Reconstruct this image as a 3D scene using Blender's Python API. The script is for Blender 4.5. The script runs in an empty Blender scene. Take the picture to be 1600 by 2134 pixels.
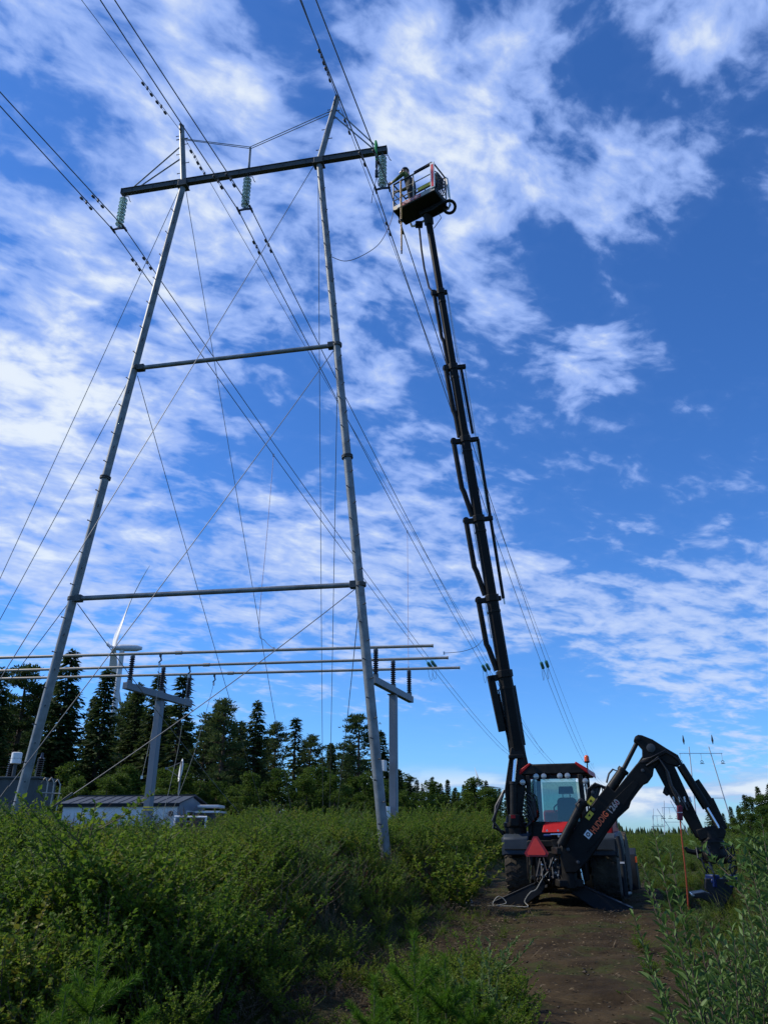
import bpy, bmesh, math, random
import numpy as np
from mathutils import Vector, Matrix, Quaternion
R = math.radians
rnd = random.Random(7)
scene = bpy.context.scene
COL = scene.collection

# ------------------------------------------------------------------ camera
CZ = 1.5
PITCH = R(22.66)
CAM = Vector((0, 0, CZ))
cam_d = bpy.data.cameras.new('camera')
cam = bpy.data.objects.new('camera', cam_d); COL.objects.link(cam)
cam.location = CAM
cam.rotation_euler = (math.pi/2 + PITCH, 0, 0)
cam_d.sensor_fit = 'VERTICAL'; cam_d.sensor_height = 24.0; cam_d.lens = 24.0*1600/2134
cam_d.clip_start = 0.05; cam_d.clip_end = 6000
scene.camera = cam
_c, _s = math.cos(PITCH), math.sin(PITCH)
def ray(px, py):
    x = (px-800)/1600; u = (1067-py)/1600
    return Vector((x, _c-_s*u, _s+_c*u))
def at(px, py, Y):                       # point seen at a photo pixel, Y metres ahead
    r = ray(px, py); return CAM + r*(Y/r.y)
def atz(px, py, Z):                      # point seen at a photo pixel, at world height Z
    r = ray(px, py); return CAM + r*((Z-CZ)/r.z)
def onplane(px, py, P, N):
    r = ray(px, py); return CAM + r*((P-CAM).dot(N)/r.dot(N))

# ------------------------------------------------------------------ sun and sky
SUN_EL, SUN_AZ = R(42), R(-80)          # azimuth clockwise from +Y: left of the view
sd = Vector((math.sin(SUN_AZ)*math.cos(SUN_EL), math.cos(SUN_AZ)*math.cos(SUN_EL), math.sin(SUN_EL)))
sun_l = bpy.data.lights.new('sun', 'SUN'); sun_l.energy = 4.6; sun_l.angle = R(3); sun_l.color = (1, .93, .82)
sun = bpy.data.objects.new('sun', sun_l); COL.objects.link(sun)
sun.rotation_euler = (-sd).to_track_quat('-Z', 'Y').to_euler(); sun.location = (0, 0, 60)
scene.view_settings.view_transform = 'Standard'; scene.view_settings.look = 'None'
scene.view_settings.exposure = 0.0; scene.view_settings.gamma = 1.0

world = bpy.data.worlds.new('World'); scene.world = world; world.use_nodes = True
nt = world.node_tree; nt.nodes.clear()
def N(t, **k):
    n = nt.nodes.new(t)
    for a, v in k.items(): setattr(n, a, v)
    return n
def L(a, b): nt.links.new(a, b)
def setin(sock, v):
    if hasattr(v, 'is_output') or isinstance(v, bpy.types.NodeSocket): L(v, sock)
    else: sock.default_value = v
def M(op, a, b=0.0, c=0.0, clamp=False):
    n = N('ShaderNodeMath', operation=op); n.use_clamp = clamp
    for i, v in enumerate((a, b, c)): setin(n.inputs[i], v)
    return n.outputs[0]
def MR(v, a, b, c=0.0, d=1.0, smooth=True):
    n = N('ShaderNodeMapRange'); n.interpolation_type = 'SMOOTHSTEP' if smooth else 'LINEAR'; n.clamp = True
    setin(n.inputs['Value'], v)
    for k, q in (('From Min', a), ('From Max', b), ('To Min', c), ('To Max', d)): setin(n.inputs[k], q)
    return n.outputs[0]
def MIX(f, a, b):
    n = N('ShaderNodeMix', data_type='RGBA'); setin(n.inputs[0], f); setin(n.inputs[6], a); setin(n.inputs[7], b)
    return n.outputs[2]
WS = 0.12
tc = N('ShaderNodeTexCoord')
sep = N('ShaderNodeSeparateXYZ'); L(tc.outputs['Generated'], sep.inputs[0])
dx, dy, dz = sep.outputs
zc = M('ADD', M('MAXIMUM', dz, 0.0), 0.17)
u = M('DIVIDE', dx, zc); v = M('DIVIDE', dy, zc)
# cloud sheet coordinates turned so that the streaks run along the first axis
ca, sa = math.cos(R(30)), math.sin(R(30))
uu = M('ADD', M('MULTIPLY', u, ca), M('MULTIPLY', v, sa))
vv = M('SUBTRACT', M('MULTIPLY', v, ca), M('MULTIPLY', u, sa))
def comb(a, b, c=0.0):
    n = N('ShaderNodeCombineXYZ'); setin(n.inputs[0], a); setin(n.inputs[1], b); setin(n.inputs[2], c); return n.outputs[0]
def noise(vec, scale, detail, rough, dist=0.0, lac=2.0):
    n = N('ShaderNodeTexNoise'); n.noise_dimensions = '3D'
    L(vec, n.inputs['Vector']); n.inputs['Scale'].default_value = scale; n.inputs['Detail'].default_value = detail
    n.inputs['Roughness'].default_value = rough; n.inputs['Distortion'].default_value = dist; n.inputs['Lacunarity'].default_value = lac
    return n.outputs['Fac']
pv = comb(M('MULTIPLY', uu, 0.74), vv, 3.1)
warp = N('ShaderNodeTexNoise'); L(pv, warp.inputs['Vector']); warp.inputs['Scale'].default_value = 4.0; warp.inputs['Detail'].default_value = 4
wv = N('ShaderNodeVectorMath', operation='MULTIPLY_ADD'); L(warp.outputs['Color'], wv.inputs[0]); wv.inputs[1].default_value = (.12,.12,0); L(pv, wv.inputs[2])
pw = wv.outputs[0]
big = noise(pw, 2.8, 2, .5, .0)
mid = noise(pw, 12.5, 3, .5, .0)
fine = noise(pw, 34.0, 5, .56, .0)
dens = M('ADD', M('ADD', M('MULTIPLY', big, .42), M('ADD', M('MULTIPLY', M('SUBTRACT', mid, .5), MR(dz, .15, .6, .56, .78)), .40)), M('ADD', M('MULTIPLY', M('SUBTRACT', fine, .5), MR(dz, .12, .62, .22, .46)), .23))
dens = M('SUBTRACT', dens, .125)
# where the photograph's larger cloud fields and clear patches stand
BL = [(930,170,300,.20),(900,330,230,.14),(1000,360,220,.08),(1330,430,150,.20),(1180,370,200,.14),(380,150,260,.12),(560,300,170,.10),(60,60,220,.16),(330,330,220,.10),(90,740,400,.20),(60,950,330,.18),
      (200,1180,330,.14),(480,600,260,.10),(1300,735,130,.20),(1180,800,150,.10),(1010,690,150,.14),(780,800,170,.12),(760,1300,380,.16),(1120,1290,220,.13),
      (1470,1440,300,.18),(1440,110,150,.18),(1500,40,120,.10),(560,1100,150,.10),(330,1060,200,.06),(1080,40,110,.08),(700,560,200,.08),(1350,1340,150,.05),
      (1330,610,200,-.12),(1500,850,330,-.12),(1240,1000,260,-.10),(650,150,130,-.16),(70,330,150,-.14),(640,960,150,-.12),(400,960,110,-.08),
      (1190,1560,330,-.16),(760,1540,260,-.16),(1270,150,150,-.18),(1520,400,240,-.12),(540,850,150,-.08),(240,30,100,-.10),(1560,650,260,-.10),(1330,1500,120,-.05),(1150,560,120,-.10),(1400,250,80,-.05),(600,420,60,-.05)]
for px, py, r, w in BL:
    d = ray(px, py).normalized()
    n = N('ShaderNodeVectorMath', operation='DISTANCE'); L(tc.outputs['Generated'], n.inputs[0]); n.inputs[1].default_value = d
    rr = r/1600*.85; w *= .92
    dens = M('ADD', dens, MR(n.outputs['Value'], 0.0, rr*1.25, w, 0.0))
dens = M('SUBTRACT', dens, MR(dz, .34, .10, 0, .10))
cov = M('ADD', M('MULTIPLY', MR(dens, .67, .885), .88), M('MULTIPLY', MR(dens, .58, 1.15, 0, 1, False), .14))
core = MR(dens, .84, 1.12)
# low heap clouds along the horizon
hv = comb(M('MULTIPLY', M('ARCTAN2', dx, dy), 1.0), M('MULTIPLY', dz, 3.4), 1.7)
heap = noise(hv, 9.0, 6, .55, .2)
hm = M('MULTIPLY', MR(dz, .005, .03), MR(dz, .085, .04))
hcov = M('MULTIPLY', MR(heap, .43, .56), hm)
sky = N('ShaderNodeTexSky'); sky.sky_type = 'NISHITA'; sky.sun_disc = False
sky.sun_elevation = SUN_EL; sky.sun_rotation = SUN_AZ; sky.air_density = 1.0; sky.dust_density = 0.25; sky.ozone_density = 3.0; sky.altitude = 200
hs = N('ShaderNodeHueSaturation'); hs.inputs['Saturation'].default_value = 1.06; hs.inputs['Value'].default_value = 1.0; hs.inputs['Hue'].default_value = .497
L(sky.outputs[0], hs.inputs['Color'])
wb = N('ShaderNodeMix', data_type='RGBA', blend_type='MULTIPLY'); wb.inputs[0].default_value = 1.0; L(hs.outputs[0], wb.inputs[6]); wb.inputs[7].default_value = (.50,.89,1.46,1)
def RGB(r, g, b):
    return (r/WS, g/WS, b/WS, 1)
ccol = MIX(core, RGB(.34,.50,.96), RGB(.82,.90,1.0))
ccol = MIX(MR(dz, .1, .45), MIX(.55, ccol, RGB(.70,.82,1.0)), ccol)
c1 = MIX(M('MULTIPLY', M('MULTIPLY', cov, MR(dz, .0, .05)), .94), wb.outputs[2], ccol)
heapcol = MIX(MR(heap, .50, .66), RGB(.42,.55,.85), RGB(.82,.87,.95))
c2 = MIX(M('MULTIPLY', hcov, .85), c1, heapcol)
bg = N('ShaderNodeBackground'); L(c2, bg.inputs['Color']); bg.inputs['Strength'].default_value = WS
wo = N('ShaderNodeOutputWorld'); L(bg.outputs[0], wo.inputs['Surface'])

# ------------------------------------------------------------------ mesh helpers
MINV = {}
def tag(o, label=None, cat=None, group=None, kind=None):
    if label: o['label'] = label
    if cat: o['category'] = cat
    if group: o['group'] = group
    if kind: o['kind'] = kind
    return o
def thing(name, label, cat, loc=(0,0,0), rotz=0.0, group=None):
    o = bpy.data.objects.new(name, None); COL.objects.link(o)
    o.empty_display_size = .2
    o.location = loc; o.rotation_euler = (0, 0, rotz)
    MINV[o] = (Matrix.Translation(Vector(loc)) @ Matrix.Rotation(rotz, 4, 'Z')).inverted()
    return tag(o, label, cat, group)
def basis(d, up=Vector((0,0,1))):
    d = Vector(d).normalized()
    if abs(d.dot(up)) > .98: up = Vector((1,0,0))
    a = d.cross(up).normalized(); b = a.cross(d).normalized()
    return a, b, d
class MB:
    def __init__(self): self.v = []; self.f = []; self.m = []; self.mi = 0
    def add(self, vs, fs):
        o = len(self.v); self.v += [tuple(x) for x in vs]
        for f in fs: self.f.append(tuple(i+o for i in f)); self.m.append(self.mi)
        return self
    def box(self, c, s, M3=None):
        c = Vector(c); hx, hy, hz = s[0]/2, s[1]/2, s[2]/2
        vs = [Vector((x,y,z)) for z in (-hz,hz) for x,y in ((-hx,-hy),(hx,-hy),(hx,hy),(-hx,hy))]
        if M3 is not None: vs = [M3 @ q for q in vs]
        return self.add([q+c for q in vs], [(3,2,1,0),(4,5,6,7),(0,1,5,4),(1,2,6,5),(2,3,7,6),(3,0,4,7)])
    def bar(self, p, q, w, h, up=(0,0,1)):
        p, q = Vector(p), Vector(q); a, b, d = basis(q-p, Vector(up))
        vs = [e + a*sx*w/2 + b*sy*h/2 for e in (p, q) for sx, sy in ((-1,-1),(1,-1),(1,1),(-1,1))]
        return self.add(vs, [(3,2,1,0),(4,5,6,7),(0,1,5,4),(1,2,6,5),(2,3,7,6),(3,0,4,7)])
    def tube(self, p, q, r0, r1=None, n=10, caps=True):
        r1 = r0 if r1 is None else r1
        return self.path([p, q], [r0, r1], n, caps)
    def path(self, pts, r, n=8, caps=True):
        pts = [Vector(p) for p in pts]
        rs = r if isinstance(r, (list, tuple)) else [r]*len(pts)
        vs = []; fs = []
        a, b, d = basis(pts[1]-pts[0])
        for i, p in enumerate(pts):
            t = (pts[min(i+1, len(pts)-1)] - pts[max(i-1, 0)])
            if t.length < 1e-9: t = d
            t = t.normalized()
            a = (a - t*a.dot(t)).normalized(); b = t.cross(a)
            for k in range(n):
                w = 2*math.pi*k/n
                vs.append(p + (a*math.cos(w) + b*math.sin(w))*rs[i])
        for i in range(len(pts)-1):
            for k in range(n):
                k2 = (k+1) % n
                fs.append((i*n+k, i*n+k2, (i+1)*n+k2, (i+1)*n+k))
        if caps:
            fs.append(tuple(reversed(range(n)))); fs.append(tuple((len(pts)-1)*n+k for k in range(n)))
        return self.add(vs, fs)
    def lathe(self, base, axis, prof, n=16):       # prof: (distance along axis, radius)
        base = Vector(base); a, b, d = basis(axis)
        vs = []; fs = []
        for h, r in prof:
            for k in range(n):
                w = 2*math.pi*k/n
                vs.append(base + d*h + (a*math.cos(w)+b*math.sin(w))*max(r, 1e-4))
        for i in range(len(prof)-1):
            for k in range(n):
                k2 = (k+1) % n
                fs.append((i*n+k, i*n+k2, (i+1)*n+k2, (i+1)*n+k))
        fs.append(tuple(reversed(range(n)))); fs.append(tuple((len(prof)-1)*n+k for k in range(n)))
        return self.add(vs, fs)
    def prism(self, poly, ext):                     # closed polygon swept by a vector, centred
        ext = Vector(ext); n = len(poly)
        vs = [Vector(p)-ext/2 for p in poly] + [Vector(p)+ext/2 for p in poly]
        fs = [tuple(range(n)), tuple(reversed(range(n, 2*n)))]
        fs += [(i, i+n, (i+1) % n + n, (i+1) % n) for i in range(n)]
        return self.add(vs, fs)
    def ring(self, c, axis, rad, r, n=24, m=8):
        c = Vector(c); a, b, d = basis(axis)
        pts = [c + (a*math.cos(2*math.pi*k/n)+b*math.sin(2*math.pi*k/n))*rad for k in range(n+1)]
        return self.path(pts, r, m, False)
    def mesh(self, name, mats, inv=None, smooth=True):
        me = bpy.data.meshes.new(name)
        vs = self.v if inv is None else [tuple(inv @ Vector(p)) for p in self.v]
        me.from_pydata(vs, [], self.f)
        for m in (mats if isinstance(mats, (list, tuple)) else [mats]): me.materials.append(m)
        if any(self.m): me.polygons.foreach_set('material_index', self.m)
        me.validate(); 
        bm = bmesh.new(); bm.from_mesh(me); bmesh.ops.recalc_face_normals(bm, faces=bm.faces); bm.to_mesh(me); bm.free()
        if smooth:
            me.polygons.foreach_set('use_smooth', [True]*len(me.polygons)); me.set_sharp_from_angle(angle=R(38))
        me.update(); return me
    def build(self, name, mats, parent=None, world=True, bevel=0.0, smooth=True):
        root = parent
        while root is not None and root not in MINV: root = root.parent
        inv = MINV[root] if (root is not None and world) else None
        o = bpy.data.objects.new(name, self.mesh(name, mats, inv, smooth)); COL.objects.link(o)
        if parent is not None: o.parent = parent
        if bevel:
            b = o.modifiers.new('bevel', 'BEVEL'); b.width = bevel; b.segments = 2; b.limit_method = 'ANGLE'; b.angle_limit = R(40)
        return o
def inst(name, me, parent, loc, rot=None, scale=1.0):
    o = bpy.data.objects.new(name, me); COL.objects.link(o); o.parent = parent
    o.location = loc
    if rot is not None:
        o.rotation_mode = 'QUATERNION'; o.rotation_quaternion = rot
    o.scale = (scale,)*3 if not hasattr(scale, '__len__') else scale
    return o
def copy_tree(o, parent=None):
    c = o.copy(); COL.objects.link(c); c.parent = parent
    for ch in list(o.children): copy_tree(ch, c)
    return c
def lerp(a, b, t): return a + (b-a)*t

# ------------------------------------------------------------------ materials
MATS = {}
def mat(name, col, rough=.6, metal=0.0, var=.15, scale=6.0, bump=0.0, bscale=40.0, spec=.5, col2=None, trans=0.0, coord='Object'):
    m = bpy.data.materials.new(name); m.use_nodes = True; t = m.node_tree; p = t.nodes['Principled BSDF']
    p.inputs['Roughness'].default_value = rough; p.inputs['Metallic'].default_value = metal
    p.inputs['Specular IOR Level'].default_value = spec
    if trans: p.inputs['Transmission Weight'].default_value = trans
    tcn = t.nodes.new('ShaderNodeTexCoord'); nz = t.nodes.new('ShaderNodeTexNoise')
    t.links.new(tcn.outputs[coord], nz.inputs['Vector']); nz.inputs['Scale'].default_value = scale; nz.inputs['Detail'].default_value = 6; nz.inputs['Roughness'].default_value = .6
    ramp = t.nodes.new('ShaderNodeValToRGB'); t.links.new(nz.outputs['Fac'], ramp.inputs[0])
    ramp.color_ramp.elements[0].position = .3; ramp.color_ramp.elements[1].position = .72
    c2 = col2 if col2 else tuple(min(1, x*(1+var)) for x in col)
    c1 = col if col2 else tuple(x*(1-var) for x in col)
    ramp.color_ramp.elements[0].color = (*c1, 1); ramp.color_ramp.elements[1].color = (*c2, 1)
    t.links.new(ramp.outputs[0], p.inputs['Base Color'])
    if var and not trans:
        rr = t.nodes.new('ShaderNodeMapRange'); t.links.new(nz.outputs['Fac'], rr.inputs[0])
        rr.inputs[3].default_value = max(0.02, rough-.12); rr.inputs[4].default_value = min(1, rough+.12)
        t.links.new(rr.outputs[0], p.inputs['Roughness'])
    if bump:
        n2 = t.nodes.new('ShaderNodeTexNoise'); t.links.new(tcn.outputs[coord], n2.inputs['Vector']); n2.inputs['Scale'].default_value = bscale; n2.inputs['Detail'].default_value = 5
        b = t.nodes.new('ShaderNodeBump'); b.inputs['Strength'].default_value = bump; b.inputs['Distance'].default_value = .03
        t.links.new(n2.outputs['Fac'], b.inputs['Height']); t.links.new(b.outputs[0], p.inputs['Normal'])
    MATS[name] = m; return m
def leafmat(name, cols, rough=.62, transl=.3, nscale=1.3, spec=.16):
    """foliage: colour varies from plant to plant and from spot to spot"""
    m = bpy.data.materials.new(name); m.use_nodes = True; t = m.node_tree; p = t.nodes['Principled BSDF']; out = t.nodes['Material Output']
    g = t.nodes.new('ShaderNodeNewGeometry'); nz = t.nodes.new('ShaderNodeTexNoise'); nz.inputs['Scale'].default_value = nscale; nz.inputs['Detail'].default_value = 3
    t.links.new(g.outputs['Position'], nz.inputs['Vector'])
    oi = t.nodes.new('ShaderNodeObjectInfo')
    a = t.nodes.new('ShaderNodeMath'); a.operation = 'MULTIPLY_ADD'; t.links.new(oi.outputs['Random'], a.inputs[0]); a.inputs[1].default_value = .35
    t.links.new(nz.outputs['Fac'], a.inputs[2])
    b = t.nodes.new('ShaderNodeMath'); b.operation = 'MULTIPLY_ADD'; t.links.new(g.outputs['Random Per Island'], b.inputs[0]); b.inputs[1].default_value = .45
    t.links.new(a.outputs[0], b.inputs[2])
    rp = t.nodes.new('ShaderNodeValToRGB'); mr = t.nodes.new('ShaderNodeMapRange'); t.links.new(b.outputs[0], mr.inputs[0]); mr.inputs[1].default_value = .35; mr.inputs[2].default_value = 1.35
    t.links.new(mr.outputs[0], rp.inputs[0])
    while len(rp.color_ramp.elements) < len(cols): rp.color_ramp.elements.new(.5)
    for i, c in enumerate(cols):
        rp.color_ramp.elements[i].position = i/(len(cols)-1); rp.color_ramp.elements[i].color = (*c, 1)
    t.links.new(rp.outputs[0], p.inputs['Base Color']); p.inputs['Roughness'].default_value = rough; p.inputs['Specular IOR Level'].default_value = spec
    tr = t.nodes.new('ShaderNodeBsdfTranslucent'); t.links.new(rp.outputs[0], tr.inputs['Color'])
    mx = t.nodes.new('ShaderNodeMixShader'); mx.inputs[0].default_value = transl
    t.links.new(p.outputs[0], mx.inputs[1]); t.links.new(tr.outputs[0], mx.inputs[2]); t.links.new(mx.outputs[0], out.inputs['Surface'])
    MATS[name] = m; return m
def glassmat(name, tint, gl=.12, rough=.03):
    m = bpy.data.materials.new(name); m.use_nodes = True; t = m.node_tree; t.nodes.remove(t.nodes['Principled BSDF']); out = t.nodes['Material Output']
    tr = t.nodes.new('ShaderNodeBsdfTransparent'); tr.inputs[0].default_value = (*tint, 1)
    gs = t.nodes.new('ShaderNodeBsdfGlossy'); gs.inputs['Roughness'].default_value = rough; gs.inputs[0].default_value = (.9,.95,.95,1)
    fr = t.nodes.new('ShaderNodeFresnel'); fr.inputs[0].default_value = 1.5
    ad = t.nodes.new('ShaderNodeMath'); ad.operation = 'ADD'; t.links.new(fr.outputs[0], ad.inputs[0]); ad.inputs[1].default_value = gl; ad.use_clamp = True
    mx = t.nodes.new('ShaderNodeMixShader'); t.links.new(ad.outputs[0], mx.inputs[0]); t.links.new(tr.outputs[0], mx.inputs[1]); t.links.new(gs.outputs[0], mx.inputs[2])
    t.links.new(mx.outputs[0], out.inputs[0]); MATS[name] = m; return m
GALV = mat('galvanised_steel', (.185,.20,.20), .55, .3, .42, 3.5, .10, 60)
GALVD = mat('weathered_steel', (.075,.08,.078), .65, .3, .25, 5.0, .05, 60)
WIRE = mat('aluminium_wire', (.12,.125,.13), .5, .5, .2, 2.0)
GUYW = mat('guy_wire_steel', (.16,.165,.17), .5, .5, .2, 2.0)
DARKM = mat('dark_fitting', (.06,.062,.065), .5, .5, .3)
IGLASS = mat('teal_insulator_glass', (.72,.92,.91), .10, 0, .08, 4.0, trans=.45)
IGLASSD = mat('green_insulator_glass', (.05,.20,.16), .12, 0, .1, 4.0)
ALU = mat('aluminium_tube', (.40,.35,.27), .45, .5, .12, 1.5)
PORC = mat('brown_porcelain', (.022,.012,.011), .22, 0, .3, 8.0, spec=.6)
STEELB = mat('painted_grey_steel', (.15,.175,.20), .55, .2, .12, 2.0)
WHITE = mat('white_paint', (.78,.78,.76), .45, 0, .06, 3.0)
TURB = mat('turbine_white', (.50,.52,.53), .4, 0, .04, .2)
ROOF = mat('grey_roof_sheet', (.050,.060,.075), .6, .0, .15, 1.2, spec=.2)
WALLW = mat('pale_board_wall', (.72,.72,.70), .7, 0, .1, 2.0, .1, 30)
WALLB = mat('blue_grey_wall', (.20,.24,.28), .6, 0, .1, 2.0)
BLACK = mat('black_machine_paint', (.0042,.0042,.0045), .5, 0, .4, 7.0, .06, 30, spec=.18, col2=(.024,.021,.017))
BLACKM = mat('black_boom_paint', (.005,.005,.005), .55, 0, .5, 4.0, .04, 30, spec=.16, col2=(.014,.0135,.012))
DGREY = mat('dark_grey_plastic', (.013,.016,.019), .5, 0, .25, 4.0, .02, 50, spec=.25)
RUBBER = mat('tyre_rubber', (.014,.014,.014), .82, 0, .4, 6.0, .25, 40, spec=.25)
MUDR = mat('muddy_tyre_rubber', (.034,.031,.028), .85, 0, .3, 4.0, .25, 40, spec=.2, col2=(.12,.10,.07))
RED = mat('machine_red', (.42,.012,.014), .5, 0, .15, 4.0, spec=.25)
REDSIGN = mat('red_reflective', (.80,.055,.04), .35, 0, .08, 8.0)
REDEDGE = mat('dark_red_border', (.33,.025,.03), .4, 0, .08, 8.0)
CHROME = mat('chrome_rod', (.72,.72,.72), .16, 1.0, .05)
SILVER = mat('silver_rod', (.5,.5,.5), .3, .9, .1)
YELLOW = mat('yellow_sticker', (.66,.50,.03), .5, 0, .08)
ORANGE = mat('orange_plastic', (.80,.13,.02), .4, 0, .08)
AMBER = mat('amber_lens', (.70,.10,.012), .2, 0, .08)
LAMPG = mat('lamp_lens', (.42,.42,.40), .15, .3, .1, 20)
SEATM = mat('seat_fabric', (.035,.038,.04), .85, 0, .2, 12)
INTER = mat('cab_interior', (.05,.055,.055), .7, 0, .2, 8)
BLUEP = mat('blue_paint', (.008,.025,.11), .4, 0, .15)
HOSE = mat('hydraulic_hose', (.009,.009,.0095), .45, 0, .3, 20)
GREYHOSE = mat('grey_hose', (.045,.045,.045), .5, 0, .2, 20)
ROPEO = mat('orange_rope', (.55,.085,.025), .7, 0, .15, 30)
BURG = mat('burgundy_cloth', (.16,.012,.03), .8, 0, .2, 20)
ROPEG = mat('grey_cable', (.26,.26,.22), .7, 0, .2, 10)
SLING = mat('green_sling', (.03,.42,.10), .7, 0, .15, 20)
WOODST = mat('orange_fibreglass', (.62,.27,.06), .4, 0, .12, 12)
STICKW = mat('white_letter', (.75,.75,.73), .5, 0, .05)
LETTO = mat('orange_letter', (.78,.13,.04), .5, 0, .05)
LETTG = mat('grey_letter', (.28,.28,.28), .5, 0, .05)
LETTR = mat('red_letter', (.42,.03,.04), .5, 0, .05)
HIVIS = mat('hi_vis_fabric', (.07,.11,.02), .8, 0, .15, 12)
NAVY = mat('dark_work_cloth', (.012,.013,.016), .85, 0, .3, 12)
SKIN = mat('skin', (.50,.30,.22), .55, 0, .08, 10)
BARK = mat('tree_bark', (.055,.042,.034), .9, 0, .3, 4.0, .4, 12)
PINEBARK = mat('pine_bark', (.085,.052,.034), .9, 0, .35, 2.0, .4, 10)
STEM = mat('shrub_stem', (.075,.055,.03), .8, 0, .3, 8.0)
STEMG = mat('green_stem', (.10,.11,.04), .7, 0, .25, 8.0)
CABGLASS = glassmat('cab_glass', (.60,.72,.70), .03)
SPRUCE = leafmat('spruce_needles', [(.020,.038,.010),(.042,.070,.017),(.072,.100,.026)], .7, .3, .25)
PINE = leafmat('pine_needles', [(.026,.046,.013),(.050,.082,.022),(.085,.115,.034)], .7, .3, .3)
BIRCH = leafmat('birch_leaves', [(.026,.054,.007),(.056,.100,.012),(.090,.135,.018)], .65, .4, .4)
LEAFA = leafmat('shrub_leaves', [(.036,.080,.010),(.092,.168,.016),(.145,.215,.022),(.20,.19,.026)], .62, .45, .7)
LEAFB = leafmat('grey_willow_leaves', [(.038,.076,.014),(.082,.142,.027),(.135,.185,.055)], .62, .4, .8)
LEAFW = leafmat('willow_leaves', [(.040,.088,.015),(.080,.150,.030),(.150,.215,.075)], .55, .3, 2.5, .2)
LEAFR = leafmat('russet_leaves', [(.060,.022,.008),(.13,.05,.014),(.10,.075,.016)], .6, .25, 2.0)
LEAFY = leafmat('yellow_green_leaves', [(.07,.10,.012),(.16,.17,.02),(.26,.20,.03)], .5, .3, 2.0)
GRASSM = leafmat('grass_blades', [(.034,.058,.005),(.060,.095,.009),(.12,.11,.025)], .6, .25, .6)
SAPM = leafmat('pine_sapling_needles', [(.030,.085,.006),(.070,.160,.010),(.11,.20,.016)], .6, .35, 2.0)
LITTERM = leafmat('leaf_litter', [(.035,.022,.010),(.10,.07,.035),(.20,.16,.10)], .85, .05, 2.0)
FENDER = mat('slate_plastic', (.030,.040,.050), .5, 0, .2, 4.0, .02, 50, spec=.3)
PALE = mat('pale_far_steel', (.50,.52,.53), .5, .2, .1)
# ------------------------------------------------------------------ terrain
def sst(a, b, x):
    t = min(1, max(0, (x-a)/(b-a))); return t*t*(3-2*t)
def track_x(y): return .216*y if y < 30 else 6.48 + .33*(y-30)
def terrain(x, y):
    t = track_x(max(0, min(y, 60))) - x
    z = 1.0*sst(2.0, 4.4, t)*sst(3, 14, y) + .30*sst(2.2, 6, -t)*sst(2, 8, y)
    z *= 1 - .5*sst(70, 300, y)
    off = sst(2.4, 3.4, abs(t)) if y < 60 else 1
    z += off*(.07*math.sin(x*1.3+y*.7) + .05*math.sin(x*.6-y*1.1+1.3) + .03*math.sin(2.9*x+1.7*y))
    return z
GROUND = mat('mossy_ground', (.016,.020,.005), .95, 0, .4, .7, .5, 8, spec=.1, col2=(.048,.056,.012), coord='Generated')
def matpos(m, scale, rough_scale=None):
    """drive a material's noise by world position in metres"""
    t = m.node_tree; g = t.nodes.new('ShaderNodeNewGeometry')
    for n in t.nodes:
        if n.type == 'TEX_NOISE': t.links.new(g.outputs['Position'], n.inputs['Vector'])
matpos(GROUND, 1)
DIRT = mat('trodden_dirt', (.018,.012,.006), .95, 0, .3, 1.7, .9, 9, spec=.06, col2=(.060,.042,.021)); matpos(DIRT, 1)
_t = DIRT.node_tree; _p = _t.nodes['Principled BSDF']; _src = _p.inputs['Base Color'].links[0].from_socket       # mossy and churned patches
_g = _t.nodes.new('ShaderNodeNewGeometry'); _n = _t.nodes.new('ShaderNodeTexNoise'); _n.inputs['Scale'].default_value = .9; _n.inputs['Detail'].default_value = 8; _n.inputs['Roughness'].default_value = .7
_t.links.new(_g.outputs['Position'], _n.inputs['Vector']); _r = _t.nodes.new('ShaderNodeMapRange'); _r.inputs[1].default_value = .50; _r.inputs[2].default_value = .62; _t.links.new(_n.outputs['Fac'], _r.inputs[0])
_m = _t.nodes.new('ShaderNodeMix'); _m.data_type = 'RGBA'; _t.links.new(_r.outputs[0], _m.inputs[0]); _t.links.new(_src, _m.inputs[6]); _m.inputs[7].default_value = (.036,.040,.012,1); _t.links.new(_m.outputs[2], _p.inputs['Base Color'])
def ticks(lo, a, b, hi, step, grow):
    mid_ = list(np.arange(a, b+1e-6, step)); out = []; s = step; x = a
    while x > lo: s *= grow; x -= s; out.append(max(x, lo))
    left = out[::-1]; out = []; s = step; x = mid_[-1]
    while x < hi: s *= grow; x += s; out.append(min(x, hi))
    return left + mid_ + out
xs = ticks(-3000, -22, 18, 3000, .4, 1.22); ys = ticks(-60, 1, 46, 3500, .4, 1.16)
vs = [(x, y, terrain(x, y)) for y in ys for x in xs]
nx = len(xs); fs = [(j*nx+i, j*nx+i+1, (j+1)*nx+i+1, (j+1)*nx+i) for j in range(len(ys)-1) for i in range(nx-1)]
g = MB(); g.v = vs; g.f = fs; g.m = [0]*len(fs)
ground = g.build('ground', GROUND, smooth=True); tag(ground, kind='structure')
ground.data.polygons.foreach_set('use_smooth', [True]*len(fs))
from mathutils import noise as mnoise
g = MB(); rows = []; NR, NC = 330, 41
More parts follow.
